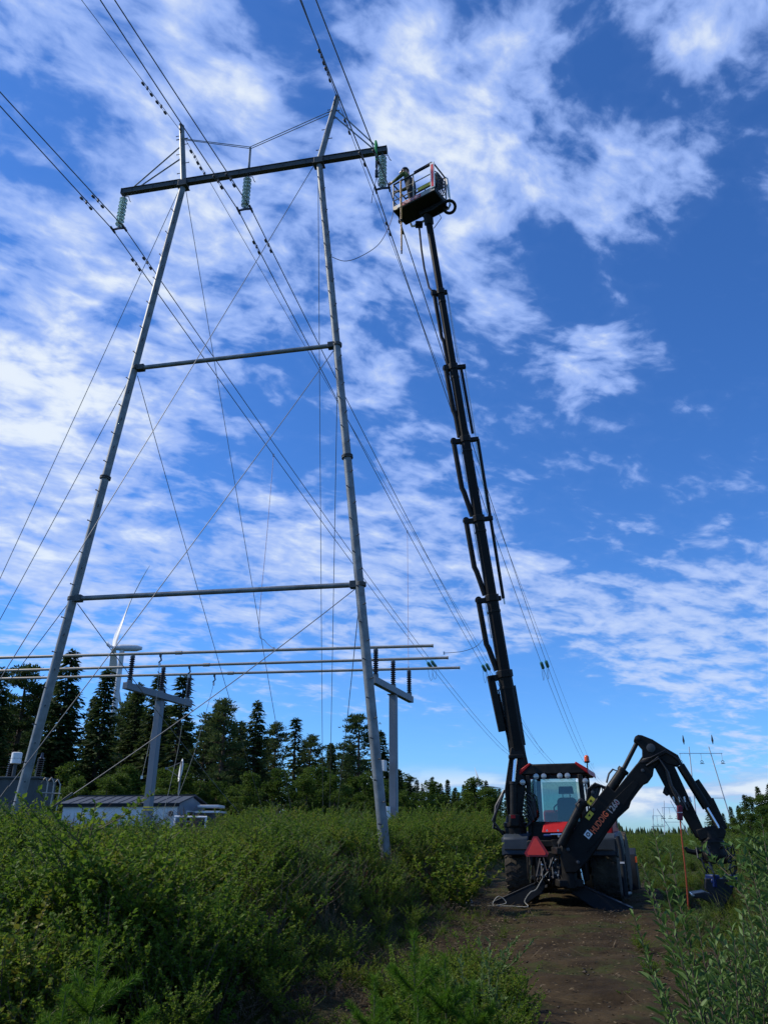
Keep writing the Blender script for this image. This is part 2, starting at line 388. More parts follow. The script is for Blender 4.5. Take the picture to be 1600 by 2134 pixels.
for j in range(NR):
    y = -2 + j*.12 if j < 200 else 22 + (j-200)*.22; c = track_x(max(0, y)); w = 2.6 + .22*math.sin(y*.9) + .15*math.sin(y*2.3+1); row = []
    for i in range(NC):
        q = -1 + i/20; x = c + q*w
        rut = -.085*(math.exp(-((abs(q*w+.12*math.sin(y*.5))-.95)/.26)**2))*(.75+.25*math.sin(y*9+q*4))
        rough = .050*mnoise.fractal(Vector((x*1.6, y*1.6, 0)), 1.0, 2.0, 5) + .022*mnoise.noise(Vector((x*7, y*7, 3)))
        edge = sst(1.0, .8, abs(q))
        row.append((x, y, terrain(x, y) + .004 + edge*(.105+rut+rough)))
    rows.append(row)
g.v = [p for r_ in rows for p in r_]; g.f = [(j*NC+i, j*NC+i+1, (j+1)*NC+i+1, (j+1)*NC+i) for j in range(NR-1) for i in range(NC-1)]; g.m = [0]*len(g.f)
tr_o = g.build('dirt_track', DIRT); tag(tr_o, kind='structure')
tr_o.data.polygons.foreach_set('use_smooth', [True]*len(tr_o.data.polygons))

# ------------------------------------------------------------------ steel H-frame pylon
ZX = 20.5
PA, PB = atz(255, 401, ZX), atz(806, 312, ZX)
uT = (PB-PA).normalized(); nT = Vector((-uT.y, uT.x, 0))
def tp(px, py): return onplane(px, py, PA, nT)
LT, RT = tp(383, 384), tp(665, 337)
RBv, LBv = tp(803, 1785), tp(38, 1680)
def drop(a, b, dz=0.15):                    # carry the line a->b on down to the ground
    d = (b-a); t = 1.0
    for _ in range(60):
        p = a + d*t
        if p.z < terrain(p.x, p.y)-dz: break
        t += .01
    return a + d*t
RBase, LBase = drop(RT, RBv), drop(LT, LBv)
pyl = thing('power_pylon', 'tall grey steel H-frame pylon with leaning tubular legs and guy wires', 'pylon', ((LBase.x+RBase.x)/2, (LBase.y+RBase.y)/2, .8))
inv = MINV[pyl]
bolt_me = MB().tube((0,0,0), (.10,0,0), .012, n=6).tube((.10,0,0), (.115,0,0), .02, n=6).mesh('step_bolt', DARKM)
def leg(base, top, fl_px, bolts):
    mb = MB(); mb.tube(base, top, .114, .096, 20)
    o = mb.build('leg', GALV, pyl)
    f = tp(*fl_px); t = (f-base).dot(top-base)/(top-base).length_squared; c = base.lerp(top, t); d = (top-base).normalized()
    MB().lathe(c-d*.05, d, [(0,.105),(0,.145),(.03,.145),(.035,.12),(.045,.12),(.05,.145),(.08,.145),(.08,.105)], 20).build('flange', GALVD, o)
    MB().lathe(base-d*.02, d, [(0,.2),(.2,.2),(.22,.13),(.3,.127)], 20).build('foot_sleeve', GALVD, o)
    Ln = (top-base).length; k = 0; s = 1.2
    while s < Ln-.4:
        side = [(-.35,-.93),(.45,-.89)][k % 2]; dv = Vector((side[0],side[1],0)).normalized()
        p = base + d*s + dv*.105
        q = dv.to_track_quat('X', 'Z'); inst('step_bolt', bolt_me, o, inv @ p, q); s += .43; k += 1
    return o
leg(RBase, RT, (731, 950), 1); leg(LBase, LT, (214, 995), 1)
up = Vector((0,0,1))
ca_ = MB(); E0, E1 = PA, PB
ca_.bar(E0, E1, .10, .17)
for zz in (-.095, .095): ca_.bar(E0+up*zz, E1+up*zz, .15, .016)
for k in range(12):
    p = E0.lerp(E1, (k+.5)/12); ca_.box(p, (.012,.14,.17), Matrix.Rotation(math.atan2(uT.y,uT.x), 3, 'Z'))
for p in (E0, E1): ca_.box(p, (.016,.17,.22), Matrix.Rotation(math.atan2(uT.y,uT.x), 3, 'Z'))
xa = ca_.build('crossarm', GALVD, pyl)
for p in (LT, RT):
    MB().box(p-up*.02, (.28,.24,.24), Matrix.Rotation(math.atan2(uT.y,uT.x), 3, 'Z')).box(p-up*.15, (.34,.30,.025), Matrix.Rotation(math.atan2(uT.y,uT.x), 3, 'Z')).build('leg_clamp', GALVD, pyl, bevel=.01)
LP_, RP_ = tp(379, 263), tp(703, 203)
for a, b in ((LT, LP_), (RT, RP_)):
    d = (b-a).normalized()
    o = MB().tube(a+d*.12, b, .095, .085, 16).build('peak_mast', GALV, pyl)
    MB().tube(b-d*.45+nT*-.12, b-d*.02+nT*-.12, .02, n=6).box(b-d*.3-nT*.1, (.05,.1,.06)).box(b-d*.08-nT*.1, (.05,.1,.06)).tube(b-d*.6-uT*.2, b-d*.6+uT*.2, .018, n=6).build('wire_bracket', GALVD, o)
    for k in range(5):
        inst('step_bolt', bolt_me, o, inv @ (a+d*(.5+.42*k)+uT*.09*(1 if k%2 else -1)), (uT*(1 if k%2 else -1)).to_track_quat('X','Z'))
mid0, mid1 = tp(522, 308), tp(519, 350)
MB().tube(mid0, mid1, .035, n=8).build('strut', GALV, pyl)
for (a, b) in (((376,306),(272,396)), ((378,330),(290,390)), ((697,225),(785,306)), ((694,240),(775,308)), ((381,290),(522,308)), ((694,232),(522,308))):
    for s in (-.11, .11) if b == (522,308) else (0,):
        o_ = nT*s; MB().tube(tp(*a)+o_+(up*.18*s/.11 if b == (522,308) else up*0)*.5, tp(*b)+o_*.3, .012 if b == (522,308) else .022, n=8).build('brace', GALV, pyl)
for a, b in (((284,768),(703,719)), ((152,1248),(752,1218))):
    p, q = tp(*a), tp(*b); d = (q-p).normalized()
    o = MB().tube(p, q, .062, n=14).build('cross_tube', GALV, pyl)
    for e, s in ((p, 1), (q, -1)):
        MB().box(e+d*s*.15, (.22,.17,.17), Matrix.Rotation(math.atan2(uT.y,uT.x), 3, 'Z')).lathe(e-up*.05, up, [(0,.125),(.10,.125)], 16).build('joint_clamp', GALVD, o, bevel=.008)
G = [((372,400),(-230,1700),24),((278,775),(-224,1700),24),((147,1252),(-205,1700),24),
     ((653,347),(-176,1700),17),((697,728),(-27,1700),16.9),((743,1225),(85,1700),16.8),
     ((388,398),(607,1690),33),((287,783),(548,1690),33),((162,1258),(495,1690),33),
     ((663,372),(673,1690),36),((704,735),(687,1690),36),((750,1240),(703,1690),36)]
for a, b, Y in G:
    p = tp(*a); q = at(*b, Y); q = q + (q-p)*.01
    pts = [p.lerp(q, t) - up*4*t*(1-t)*.12 for t in np.linspace(0, 1, 9)]
    o = MB().path(pts, .0105, 6).build('guy_wire', GUYW, pyl)
    d = (p-q).normalized(); MB().tube(q+d*.2, q+d*.8, .018, n=6).build('turnbuckle', GALVD, o)

# ------------------------------------------------------------------ insulator strings under the crossarm
disc_me = MB().lathe((0,0,0), (0,0,-1), [(0,.02),(.005,.045),(.05,.05),(.055,.07),(.075,.115),(.095,.128),(.10,.125),(.085,.06),(.10,.055),(.09,.03),(.146,.02)], 16).mesh('insulator_disc', IGLASS)
cap_me = MB().lathe((0,0,0), (0,0,-1), [(-.012,.02),(-.01,.046),(.048,.05),(.052,.03)], 12).mesh('disc_cap', GALV)
clamps = []
for (px, py), lab, pair in (((260,406),'teal glass insulator string under the left end of the crossarm', ((265,481),(250,487))),
                            ((517,363),'teal glass insulator string under the middle of the crossarm', ((527,433),(513,440))),
                            ((797,318),'teal glass insulator string beside the basket at the crossarm tip', ((811,384),(788,393)))):
    top = tp(px, py); top.z = ZX-.105
    st = thing('insulator_string', lab, 'insulator', top, 0, 'insulator strings under the pylon crossarm')
    MB().tube(top+up*.02, top-up*.14, .018, n=8).ring(top-up*.03, (1,0,0), .05, .014, 12, 6).build('hanger', DARKM, st)
    for k in range(8):
        d = inst('disc', disc_me, st, (0,0,-.13-.146*k)); inst('disc_cap', cap_me, d, (0,0,0))
    bot = top - up*(.13+8*.146)
    cs = []
    for s in (1, -1):
        cs.append(bot - up*.12 + uT*.20*s)
    yk = MB().tube(bot+up*.03, bot-up*.08, .02, n=8).prism([bot-up*.05, bot-up*.10+uT*.24, bot-up*.15+uT*.22, bot-up*.13, bot-up*.15-uT*.22, bot-up*.10-uT*.24], nT*.03)
    yk.build('yoke', DARKM, st)
    for c in cs: MB().bar(c-nT*.14, c+nT*.14, .05, .07).build('wire_clamp', DARKM, st, bevel=.01)
    arcing = MB().path([top-up*.10+uT*.02, top-up*.12+uT*.16, top-up*.30+uT*.22, top-up*.36+uT*.26], .012, 6); arcing.build('arcing_horn', DARKM, st)
    clamps.append(cs)

# ------------------------------------------------------------------ conductors
def lag(P, y):                                   # quadratic through three points over y
    (a, b, c) = P; ya, yb, yc = a.y, b.y, c.y
    wa = (y-yb)*(y-yc)/((ya-yb)*(ya-yc)); wb = (y-ya)*(y-yc)/((yb-ya)*(yb-yc)); wc = (y-ya)*(y-yb)/((yc-ya)*(yc-yb))
    return Vector((a.x*wa+b.x*wb+c.x*wc, y, a.z*wa+b.z*wb+c.z*wc))
damp_me = MB().tube((-.24,0,-.09), (.24,0,-.09), .007, n=6).lathe((-.27,0,-.09), (1,0,0), [(0,.02),(.02,.038),(.10,.038),(.13,.02)], 8).lathe((.27,0,-.09), (-1,0,0), [(0,.02),(.02,.038),(.10,.038),(.13,.02)], 8).box((0,0,-.04), (.05,.04,.12)).mesh('damper', DARKM)
sdisc_me = MB().lathe((0,0,0), (1,0,0), [(0,.03),(.01,.05),(.06,.055),(.09,.13),(.11,.13),(.115,.06),(.17,.03)], 12).mesh('strain_disc', IGLASSD)
def conductor(T, near, strain, end, r, lab, grp, dampn=(1.25,), dampf=(1.35,), inline=True, name='conductor', cat='power line', ztop=19.0):
    nr = atz(*near, ztop); dn = (nr-T)
    ptsn = [T + dn*t + up*(.0006*(t*dn.length)**2) for t in np.linspace(0, 60/dn.length, 14)]
    FP = (T, strain, end)
    yend = 250
    ysamp = list(np.linspace(T.y, strain.y, 16)) + list(np.linspace(strain.y, end.y, 10))[1:]
    ptsf = [lag(FP, y) for y in ysamp]
    e2 = ptsf[-1]; dd = (ptsf[-1]-ptsf[-2]).normalized(); dd = Vector((dd.x, dd.y, dd.z*.4))
    ptsf += [e2+dd*30+up*.3, e2+dd*70+up*1.2, e2+dd*130+up*3.2]
    root = thing(name, lab, cat, T, 0, grp)
    mb = MB(); mb.path(ptsn[::-1], r, 6)
    if inline:
        si = 15; p0 = ptsf[si]; d = (ptsf[si]-ptsf[si-1]).normalized(); p1 = p0 + d*1.5
        mb.path(ptsf[:si+1], r, 6); mb.path([p1]+[q for q in ptsf[si+1:] if (q-p1).dot(d) > .3], r, 6)
    else: mb.path(ptsf, r, 6)
    mb.build('wire', WIRE, root)
    inv = MINV[root]
    if inline:
        q = d.to_track_quat('X', 'Z')
        for k in range(8): inst('strain_disc', sdisc_me, root, inv @ (p0+d*(.06+.17*k)), q)
        mid_ = (p0+p1)/2
        MB().path([p0-d*.05, p0-up*.5+d*.12, p0-up*.95+d*.35, mid_-up*1.1+d*.2, p1-up*.85-d*.0, p1-up*.35+d*.1, p1+d*.1], r*.8, 6).build('jumper_loop', WIRE, root)
    dnn = dn.normalized(); dff = (ptsf[1]-ptsf[0]).normalized()
    for s in dampn: inst('damper', damp_me, root, inv @ (T+dnn*s), dnn.to_track_quat('X', 'Z'))
    for s in dampf: inst('damper', damp_me, root, inv @ (T+dff*s), dff.to_track_quat('X', 'Z'))
    return root, ptsf
ZS, ZE = CZ+12.0, CZ+9.4
CD = []
spec = [(0,0,(0,192),(899,1378),(1052,1560),'right wire of the conductor pair at the crossarm\'s left end'),
        (0,1,(0,221),(891,1381),(1043,1560),'left wire of the conductor pair at the crossarm\'s left end'),
        (1,0,(238,0),(1013,1384),(1163,1598),'right wire of the conductor pair under the crossarm\'s middle'),
        (1,1,(208,0),(1005,1387),(1155,1598),'left wire of the conductor pair under the crossarm\'s middle'),
        (2,0,(658,0),(1137,1378),(1224,1590),'right wire of the conductor pair beside the work basket'),
        (2,1,(625,0),(1127,1381),(1217,1590),'left wire of the conductor pair beside the work basket')]
for ph, w, nr, stp, en, lab in spec:
    CD.append(conductor(clamps[ph][w], nr, atz(*stp, ZS), atz(*en, ZE), .0165, lab, 'conductors on the pylon'))
conductor(LP_ - (LP_-LT).normalized()*.35 - nT*.14, (170,0), atz(838,1071,16.8), atz(1128,1560,CZ+11.5), .010, 'thin earth wire over the pylon\'s left peak', 'earth wires', (1.0,1.7), (.9,1.5), False, 'earth_wire', 'power line', 22.6)
conductor(RP_ - (RP_-RT).normalized()*.05 - nT*.14, (628,0), atz(1032,1080,17.2), atz(1235,1590,CZ+11.5), .010, 'thin earth wire over the pylon\'s right peak', 'earth wires', (.8,1.4), (1.0,), False, 'earth_wire', 'power line', 23.0)

# ------------------------------------------------------------------ substation busbars
ZB = 7.5
tube_px = [((278,1363),(783,1349),900,'nearest of three aluminium busbar tubes, crossing highest in the picture'),
           ((342,1388),(819,1374),932,'middle one of three parallel aluminium busbar tubes'),
           ((396,1405),(852,1394),957,'farthest of three aluminium busbar tubes, crossing lowest in the picture')]
supL, supR = [], []
for (a, b, xe, lab) in tube_px:
    p, q = atz(*a, ZB), atz(*b, ZB); supL.append(p); supR.append(q); d = (q-p).normalized()
    e1 = q.copy()
    while True:
        e1 = e1 + d*.05; rel = e1-CAM; dep = rel.y*_c + rel.z*_s
        if 800+1600*rel.x/dep > xe: break
    e0 = p - d*9
    t = thing('busbar_tube', lab, 'busbar', q, 0, 'busbar tubes')
    MB().tube(e0, e1, .052, n=14).build('tube', ALU, t)
    MB().tube(e1-d*.03, e1+d*.02, .062, n=14).build('end_cap', ALU, t)
    MB().tube(p+d*1.6, p+d*1.85, .07, n=14).build('joint_sleeve', ALU, t)
    c = p + d*1.05
    MB().box(c-up*.07, (.07,.09,.12)).path([c-up*.1, c-up*.25+d*.05, c-up*.33-d*.03, c-up*.42], .03, 6).build('earthing_clamp', DARKM, t)
def post_ins(top, h, parent):
    prof = [(0,.07),(.03,.07)]
    n = 11
    for k in range(n):
        s = .05+(h-.12)*k/n; w = (h-.12)/n
        prof += [(s,.058),(s+w*.35,.10),(s+w*.5,.10),(s+w*.85,.058)]
    prof += [(h-.06,.058),(h-.06,.085),(h,.085)]
    o = MB().lathe(top-up*h, up, prof, 14).build('post_insulator', PORC, parent)
    MB().lathe(top-up*(h+.005), up, [(-.03,.10),(.055,.10)], 12).lathe(top-up*.02, up, [(-.05,.075),(.05,.075)], 12).bar(top+up*.02, top+up*.13, .06, .12).build('cap_fitting', GALV, o)
    return o
def support(S, lab, boxes):
    c = S[1]; d = (S[2]-S[0]).normalized(); d.z = 0; zb = ZB-.09-.95
    base = Vector((c.x, c.y, terrain(c.x, c.y)-.2))
    t = thing('busbar_support', lab, 'support post', base)
    rz = math.atan2(d.y, d.x); M3 = Matrix.Rotation(rz, 3, 'Z')
    pole = MB().box((c.x, c.y, (base.z+zb-.26)/2), (.26,.26,zb-.26-base.z), M3).build('pole', STEELB, t, bevel=.015)
    if boxes == 0: MB().box((c.x, c.y, 2.35), (.268,.268,.05), M3).box((c.x, c.y, 2.26), (.268,.268,.05), M3).build('yellow_band', YELLOW, pole)
    a = S[0]-d*.25; b = S[2]+d*.25
    cb = MB().bar(Vector((a.x,a.y,zb-.13)), Vector((b.x,b.y,zb-.13)), .20, .24).build('crossbeam', STEELB, t, bevel=.01)
    MB().box((c.x,c.y,zb-.275), (.4,.34,.03), M3).build('head_plate', GALVD, t)
    for s in S: post_ins(Vector((s.x,s.y,zb+.03+.92)), .92, t)
    if boxes:
        e = at(805, 1697, c.y-.45); MB().box(e, (.36,.18,.50), M3).build('control_box', WHITE, t, bevel=.01)
        e = at(799, 1596, c.y-.4); MB().box(e, (.30,.16,.36), M3).build('control_box', WALLW, t, bevel=.01)
    return t
support(supL, 'grey steel post with three brown insulators in front of the hut', 0)
support(supR, 'grey steel post with three brown insulators just behind the pylon\'s right leg', 1)

# thin earthing leads and ropes
def cable(name, pts, r, m, lab, cat='cable', ends=None):
    P = [Vector(p) for p in pts]; out = []
    for i in range(len(P)-1):                      # Catmull-Rom
        p0 = P[max(i-1,0)]; p1 = P[i]; p2 = P[i+1]; p3 = P[min(i+2,len(P)-1)]
        for t in np.linspace(0, 1, 7)[:-1]:
            out.append(.5*((2*p1)+(p2-p0)*t+(2*p0-5*p1+4*p2-p3)*t*t+(3*p1-p0-3*p2+p3)*t**3))
    out.append(P[-1])
    t = thing(name, lab, cat, P[-1])
    MB().path(out, r, 6).build('line', m, t)
    if ends: MB().box(P[0], (.07,.07,.12)).build('clamp', SILVER, t); MB().box(P[-1], (.06,.06,.10)).build('clamp', SILVER, t)
    return t
def wirept(i, px):                                 # point of conductor i nearest to a picture column
    best = None; P = CD[i][1]
    for a, b in zip(P, P[1:]):
        for t in np.linspace(0, 1, 12):
            q = a.lerp(b, t); rel = q-CAM; dep = rel.y*_c+rel.z*_s; x = 800+1600*rel.x/dep
            if best is None or abs(x-px) < best[0]: best = (abs(x-px), q)
    return best[1]
EARTH = mat('earthing_lead', (.30,.22,.24), .5, .2, .1); 
w0 = wirept(1, 572); b0 = at(540, 1302, supL[0].y-.6); b1 = atz(571, 1352, ZB+.05)
cable('earthing_lead', [w0, w0.lerp(b0, .5)-up*.2, b0, at(552,1335,supL[0].y-.4), b1], .010, EARTH, 'thin pinkish earthing lead hanging from the left conductor pair to the nearest busbar', 'cable', True)
w1 = wirept(3, 850); b1 = atz(851, 1392, ZB+.05)
cable('earthing_lead', [w1, w1.lerp(b1, .5), b1], .010, EARTH, 'thin earthing lead hanging straight from the middle conductor pair to the farthest busbar', 'cable', True)
w2 = wirept(4, 1012); b2 = atz(925, 1361, ZB+.05)
cable('earthing_lead', [at(1012,1322,34), at(995,1345,32), at(965,1357,31), b2], .012, GUYW, 'grey lead curving from the middle busbar\'s end toward the lifting boom', 'cable', True)
for (x, y, tx, ty, i) in ((312,1396,296,1600,0),(366,1386,340,1680,1),(421,1409,352,1690,2)):
    p = supL[i]+(supR[i]-supL[i]).normalized()*1.05-up*.42; q = at(tx, ty+20, p.y-.5)
    cable('earthing_lead', [p, p.lerp(q,.5)+Vector((.1,0,-.1)), q], .009, ROPEG, ['slack lead hanging from the nearest busbar tube to the grass','slack lead hanging from the middle busbar tube past the grey post','slack lead hanging from the farthest busbar tube toward the hut'][i], 'cable', True)

# ------------------------------------------------------------------ hut
H0, H1 = at(128, 1674, 42.0), at(374, 1675, 41.0); ze = (H0.z+H1.z)/2
w1 = (H1-H0); w1.z = 0; HL = w1.length; w1.normalize(); w2 = Vector((-w1.y, w1.x, 0)); HD = 3.6; zr = ze+.42
gz = .55
O = Vector((H0.x, H0.y, gz))
hut = thing('service_hut', 'low pale service hut with a dark sheet roof behind the thicket', 'hut', O)
def hp(a, b, z): return Vector((H0.x, H0.y, 0)) + w1*a + w2*b + up*z
iw = .12
wl = MB().prism([hp(iw,iw,gz),hp(HL-iw,iw,gz),hp(HL-iw,iw,ze-.05),hp(iw,iw,ze-.05)], w2*.1).build('long_wall', WALLW, hut)
MB().prism([hp(iw,HD-iw,gz),hp(HL-iw,HD-iw,gz),hp(HL-iw,HD-iw,ze-.05),hp(iw,HD-iw,ze-.05)], w2*.1).build('long_wall', WALLW, hut)
for a in (iw, HL-iw):
    MB().prism([hp(a,iw,gz),hp(a,HD-iw,gz),hp(a,HD-iw,ze-.05),hp(a,HD/2,zr-.06),hp(a,iw,ze-.05)], w1*.1).build('gable_wall', WALLB, hut)
MB().bar(hp(0,0,ze-.07), hp(HL,0,ze-.07), .10, .16).build('gutter', DGREY, hut)
NP = 12
for k in range(NP):
    a0, a1 = HL*k/NP+.006-.1*(k==0), HL*(k+1)/NP-.006+.1*(k==NP-1)
    for s in (0, 1):
        y0 = -.12 if s == 0 else HD+.12
        MB().prism([hp(a0,y0,ze),hp(a1,y0,ze),hp(a1,HD/2,zr),hp(a0,HD/2,zr)], up*.035).bar(hp(a1,y0,ze+.03), hp(a1,HD/2,zr+.03), .02, .03).build('roof_panel', ROOF, hut)
MB().bar(hp(-.1,HD/2,zr+.04), hp(HL+.1,HD/2,zr+.04), .22, .03).build('ridge_cap', ROOF, hut)
dr = MB().box(hp(HL-1.6,iw-.06,gz+1.0), (.9,.06,1.9), Matrix.Rotation(math.atan2(w1.y,w1.x),3,'Z')).build('door', WALLW, hut)
MB().box(hp(HL-1.25,iw-.11,gz+1.0), (.05,.06,.12)).build('handle', DARKM, dr)
wd = MB().prism([hp(HL-iw+.06,1.1,gz+1.0),hp(HL-iw+.06,2.0,gz+1.0),hp(HL-iw+.06,2.0,ze-.35),hp(HL-iw+.06,1.1,ze-.35)], w1*.03).build('window', CABGLASS, hut)
mbf = MB()
for q0, q1 in ((1.1,2.0),): 
    for z in (gz+1.0, (gz+1+ze-.35)/2, ze-.35): mbf.bar(hp(HL-iw+.09,q0,z), hp(HL-iw+.09,q1,z), .06, .06)
    for yy in (q0, q1): mbf.bar(hp(HL-iw+.09,yy,gz+1.0), hp(HL-iw+.09,yy,ze-.35), .06, .06)
mbf.build('frame', WALLW, wd)
lampp = hp(HL-.35, -.12, ze-.35); MB().lathe(lampp, (0,0,-1), [(0,.05),(.05,.12),(.22,.12),(.26,.05)], 10).build('wall_lamp', DARKM, hut)

# dish aerial on a pole
P = at(381, 1605, 47); b = Vector((P.x-.1, P.y, .5))
dish = thing('dish_aerial', 'pale dish aerial edge-on upon a thin pole behind the hut', 'aerial', b)
MB().tube(b, Vector((b.x,b.y,P.z+.5)), .05, n=8).build('pole', GALV, dish)
ax = Vector((-.93,-.35,.08)).normalized()
do = MB().lathe(P, ax, [(0,.05),(.03,.35),(.10,.62),(.13,.64),(.12,.60),(.05,.33),(.03,.03)], 24).build('reflector', WHITE, dish)
MB().tube(P+up*-.5, P+ax*.9, .018, n=6).tube(P+up*.5, P+ax*.9, .018, n=6).box(P+ax*.92, (.14,.12,.12)).build('feed_arm', GALV, do)

# transformer at the left edge
T0 = at(-10, 1630, 31.0)
trf = thing('power_transformer', 'grey transformer tank with black bushings at the picture\'s left edge', 'transformer', (T0.x, T0.y, .6))
zt = at(40, 1626, 31).z
MB().box((T0.x+.2, T0.y, (zt+.6)/2), (3.6,1.8,zt-.6)).build('tank', GALVD, trf, bevel=.03)
MB().box((T0.x+.2, T0.y, zt+.04), (3.75,1.95,.08)).build('lid', GALVD, trf, bevel=.01)
for px, py, hh in ((24,1594,.75),(84,1590,.72)):
    p = at(px, py, 30.7); prof = []
    for k in range(10): prof += [(k*hh/10,.075),(k*hh/10+.03,.13),(k*hh/10+.045,.13)]
    o = MB().lathe(Vector((p.x,p.y,zt+.08)), (.05,0,1), prof+[(hh,.06),(hh+.18,.03)], 12).build('bushing', PORC, trf)
p = at(35, 1580, 30.6)
MB().lathe(Vector((p.x,p.y,at(35,1592,30.6).z)), up, [(0,.14),(.02,.19),(.18,.19),(.19,.16),(.20,.19),(.40,.19),(.42,.15)], 18).build('oil_drum', WHITE, trf)
MB().tube(Vector((p.x,p.y,zt+.05)), Vector((p.x,p.y,at(35,1592,30.6).z)), .07, n=10).build('drum_stand', GALVD, trf)
for k in range(3):
    q = at(98+k*13, 1650-4*(k<2), 30.2); zt2 = q.z+.25
    MB().path([(q.x,q.y,.7),(q.x,q.y,zt2),(q.x-.12,q.y,zt2+.18),(q.x-.25,q.y,zt2)], .025, 6).build('vent_pipe', ALU, trf)
q0, q1 = at(84,1652,30.1), at(128,1654,30.1); MB().tube(q0, q1, .025, n=6).build('handrail', ALU, trf)
# trailer behind hut
q = at(440, 1693, 43); trl = thing('flatbed_trailer', 'white low trailer parked at the hut\'s right end', 'trailer', (q.x, q.y, .6))
MB().box((q.x,q.y,q.z), (1.3,1.8,.10)).build('deck', WHITE, trl, bevel=.01)
MB().box((q.x,q.y,q.z+.28), (1.1,1.6,.12)).build('cover', WALLW, trl, bevel=.02)
MB().box((q.x,q.y,q.z-.12), (1.2,1.5,.14)).tube((q.x-.3,q.y-.9,q.z-.35),(q.x-.3,q.y-.75,q.z-.35),.25,n=14).tube((q.x+.35,q.y-.9,q.z-.35),(q.x+.35,q.y-.75,q.z-.35),.25,n=14).box((q.x,q.y,(q.z-.1+.5)/2),(.15,1.2,q.z-.5)).build('chassis', DARKM, trl)
# railing in front of the hut gable
f0, f1 = at(364, 1702, 40), at(432, 1703, 40); fr = thing('railing', 'short pale railing in front of the hut\'s right corner', 'railing', (f0.x, f0.y, .6))
MB().tube(f0, f1, .05, n=8).build('rail', WHITE, fr)
for e in (f0.lerp(f1,.03), f0.lerp(f1,.97)): MB().tube((e.x,e.y,.5), e, .05, n=8).build('post', WHITE, fr)

# ------------------------------------------------------------------ wind turbines
def turbine(hub_px, Y, Lb, rw, angs, yaw, lab):
    hub = at(*hub_px, Y); base = Vector((hub.x, hub.y, 0))
    t = thing('wind_turbine', lab, 'wind turbine', base, 0, 'wind turbines')
    MB().tube(base, hub-up*rw*.6, rw, rw*.62, 24).build('tower', TURB, t)
    ax = Vector((math.sin(yaw), math.cos(yaw), 0))         # rotor axis, pointing out of the hub
    sd_ = up.cross(ax)
    nac = MB().lathe(hub+ax*Lb*.04, -ax, [(0,rw*.7),(Lb*.03,rw*.95),(Lb*.17,rw*.85),(Lb*.22,rw*.4)], 14).build('nacelle', TURB, t)
    hc = hub+ax*Lb*.07
    MB().lathe(hc-ax*Lb*.03, ax, [(0,rw*.75),(Lb*.03,rw*.7),(Lb*.055,rw*.3)], 14).build('hub', TURB, t)
    for a in angs:
        d = up*math.cos(a) + sd_*math.sin(a); tan = ax.cross(d)
        secs = []; n = 12
        for i in range(n+1):
            s = i/n; c = rw*(.75 if s < .05 else lerp(1.9, .2, ((s-.12)/.88)) if s > .12 else lerp(.75, 1.9, (s-.05)/.07)); tw = R(70)*(1-s)**2
            ctr = hc + d*Lb*s - ax*Lb*.16*s*s
            ch = (tan*math.cos(tw) + ax*math.sin(tw)); th = ch.cross(d)
            secs.append([ctr+ch*c*x+th*c*y for x, y in ((-.3,0),(0,.18),(.5,.1),(1.0,0),(.5,-.05),(0,-.14))])
        mb = MB(); vs = [p for s_ in secs for p in s_]
        fs = [(i*6+k, i*6+(k+1)%6, (i+1)*6+(k+1)%6, (i+1)*6+k) for i in range(n) for k in range(6)] + [tuple(range(5,-1,-1)), tuple(n*6+k for k in range(6))]
        mb.add(vs, fs); mb.build('blade', TURB, t)
turbine((256,1350), 520, 72, 2.6, (R(-20), R(100), R(216)), R(-97), 'white wind turbine rising behind the spruces on the left')
turbine((1006,1640), 1900, 50, 2.4, (R(-25), R(95), R(215)), R(-150), 'tiny far wind turbine above the tree line left of the digger')
# ------------------------------------------------------------------ backhoe loader (local axes: x right, y forward, z up, origin under the rear axle)
TLOC = Vector((4.05, 19.0, .06)); TROT = R(-20)
bl = thing('backhoe_loader', 'black and red backhoe loader seen from behind on the dirt track', 'backhoe loader', TLOC, TROT)
TM = MINV[bl].inverted()
def lp(x, y, z): return TM @ Vector((x, y, z))
def loc(mb, name, m, parent=bl, bevel=0.0): return mb.build(name, m, parent, world=False, bevel=bevel)
def tyre_mb(cx, cy, cz, rad, w, lug=True):
    mb = MB(); c = Vector((cx, cy, cz))
    prof = [(-w*.5,rad*.56),(-w*.5,rad*.60),(-w*.53,rad*.78),(-w*.48,rad*.93),(-w*.36,rad*.965),(0,rad*.97),(w*.36,rad*.965),(w*.48,rad*.93),(w*.53,rad*.78),(w*.5,rad*.60),(w*.5,rad*.56)]
    mb.lathe(c, (1,0,0), prof, 40)
    if lug:
        n = 26
        for k in range(n):
            for s in (-1, 1):
                a = 2*math.pi*(k + (0 if s < 0 else .5))/n
                for (x0, x1, da0, da1) in ((.02, .24, 0, .09), (.22, .50, .07, -.05)):
                    A = []
                    for x, da in ((x0, da0), (x1, da1)):
                        for e in (-.055, .055):
                            for rr in (.95, 1.0):
                                rr2 = rr - (.045 if x > .45 else 0)
                                an = a+da+e
                                A.append(Vector((cx+s*x*w, cy+math.sin(an)*rad*rr2, cz+math.cos(an)*rad*rr2)))
                    mb.add(A, [(0,1,3,2),(4,6,7,5),(0,4,5,1),(2,3,7,6),(1,5,7,3),(0,2,6,4)])
    return mb
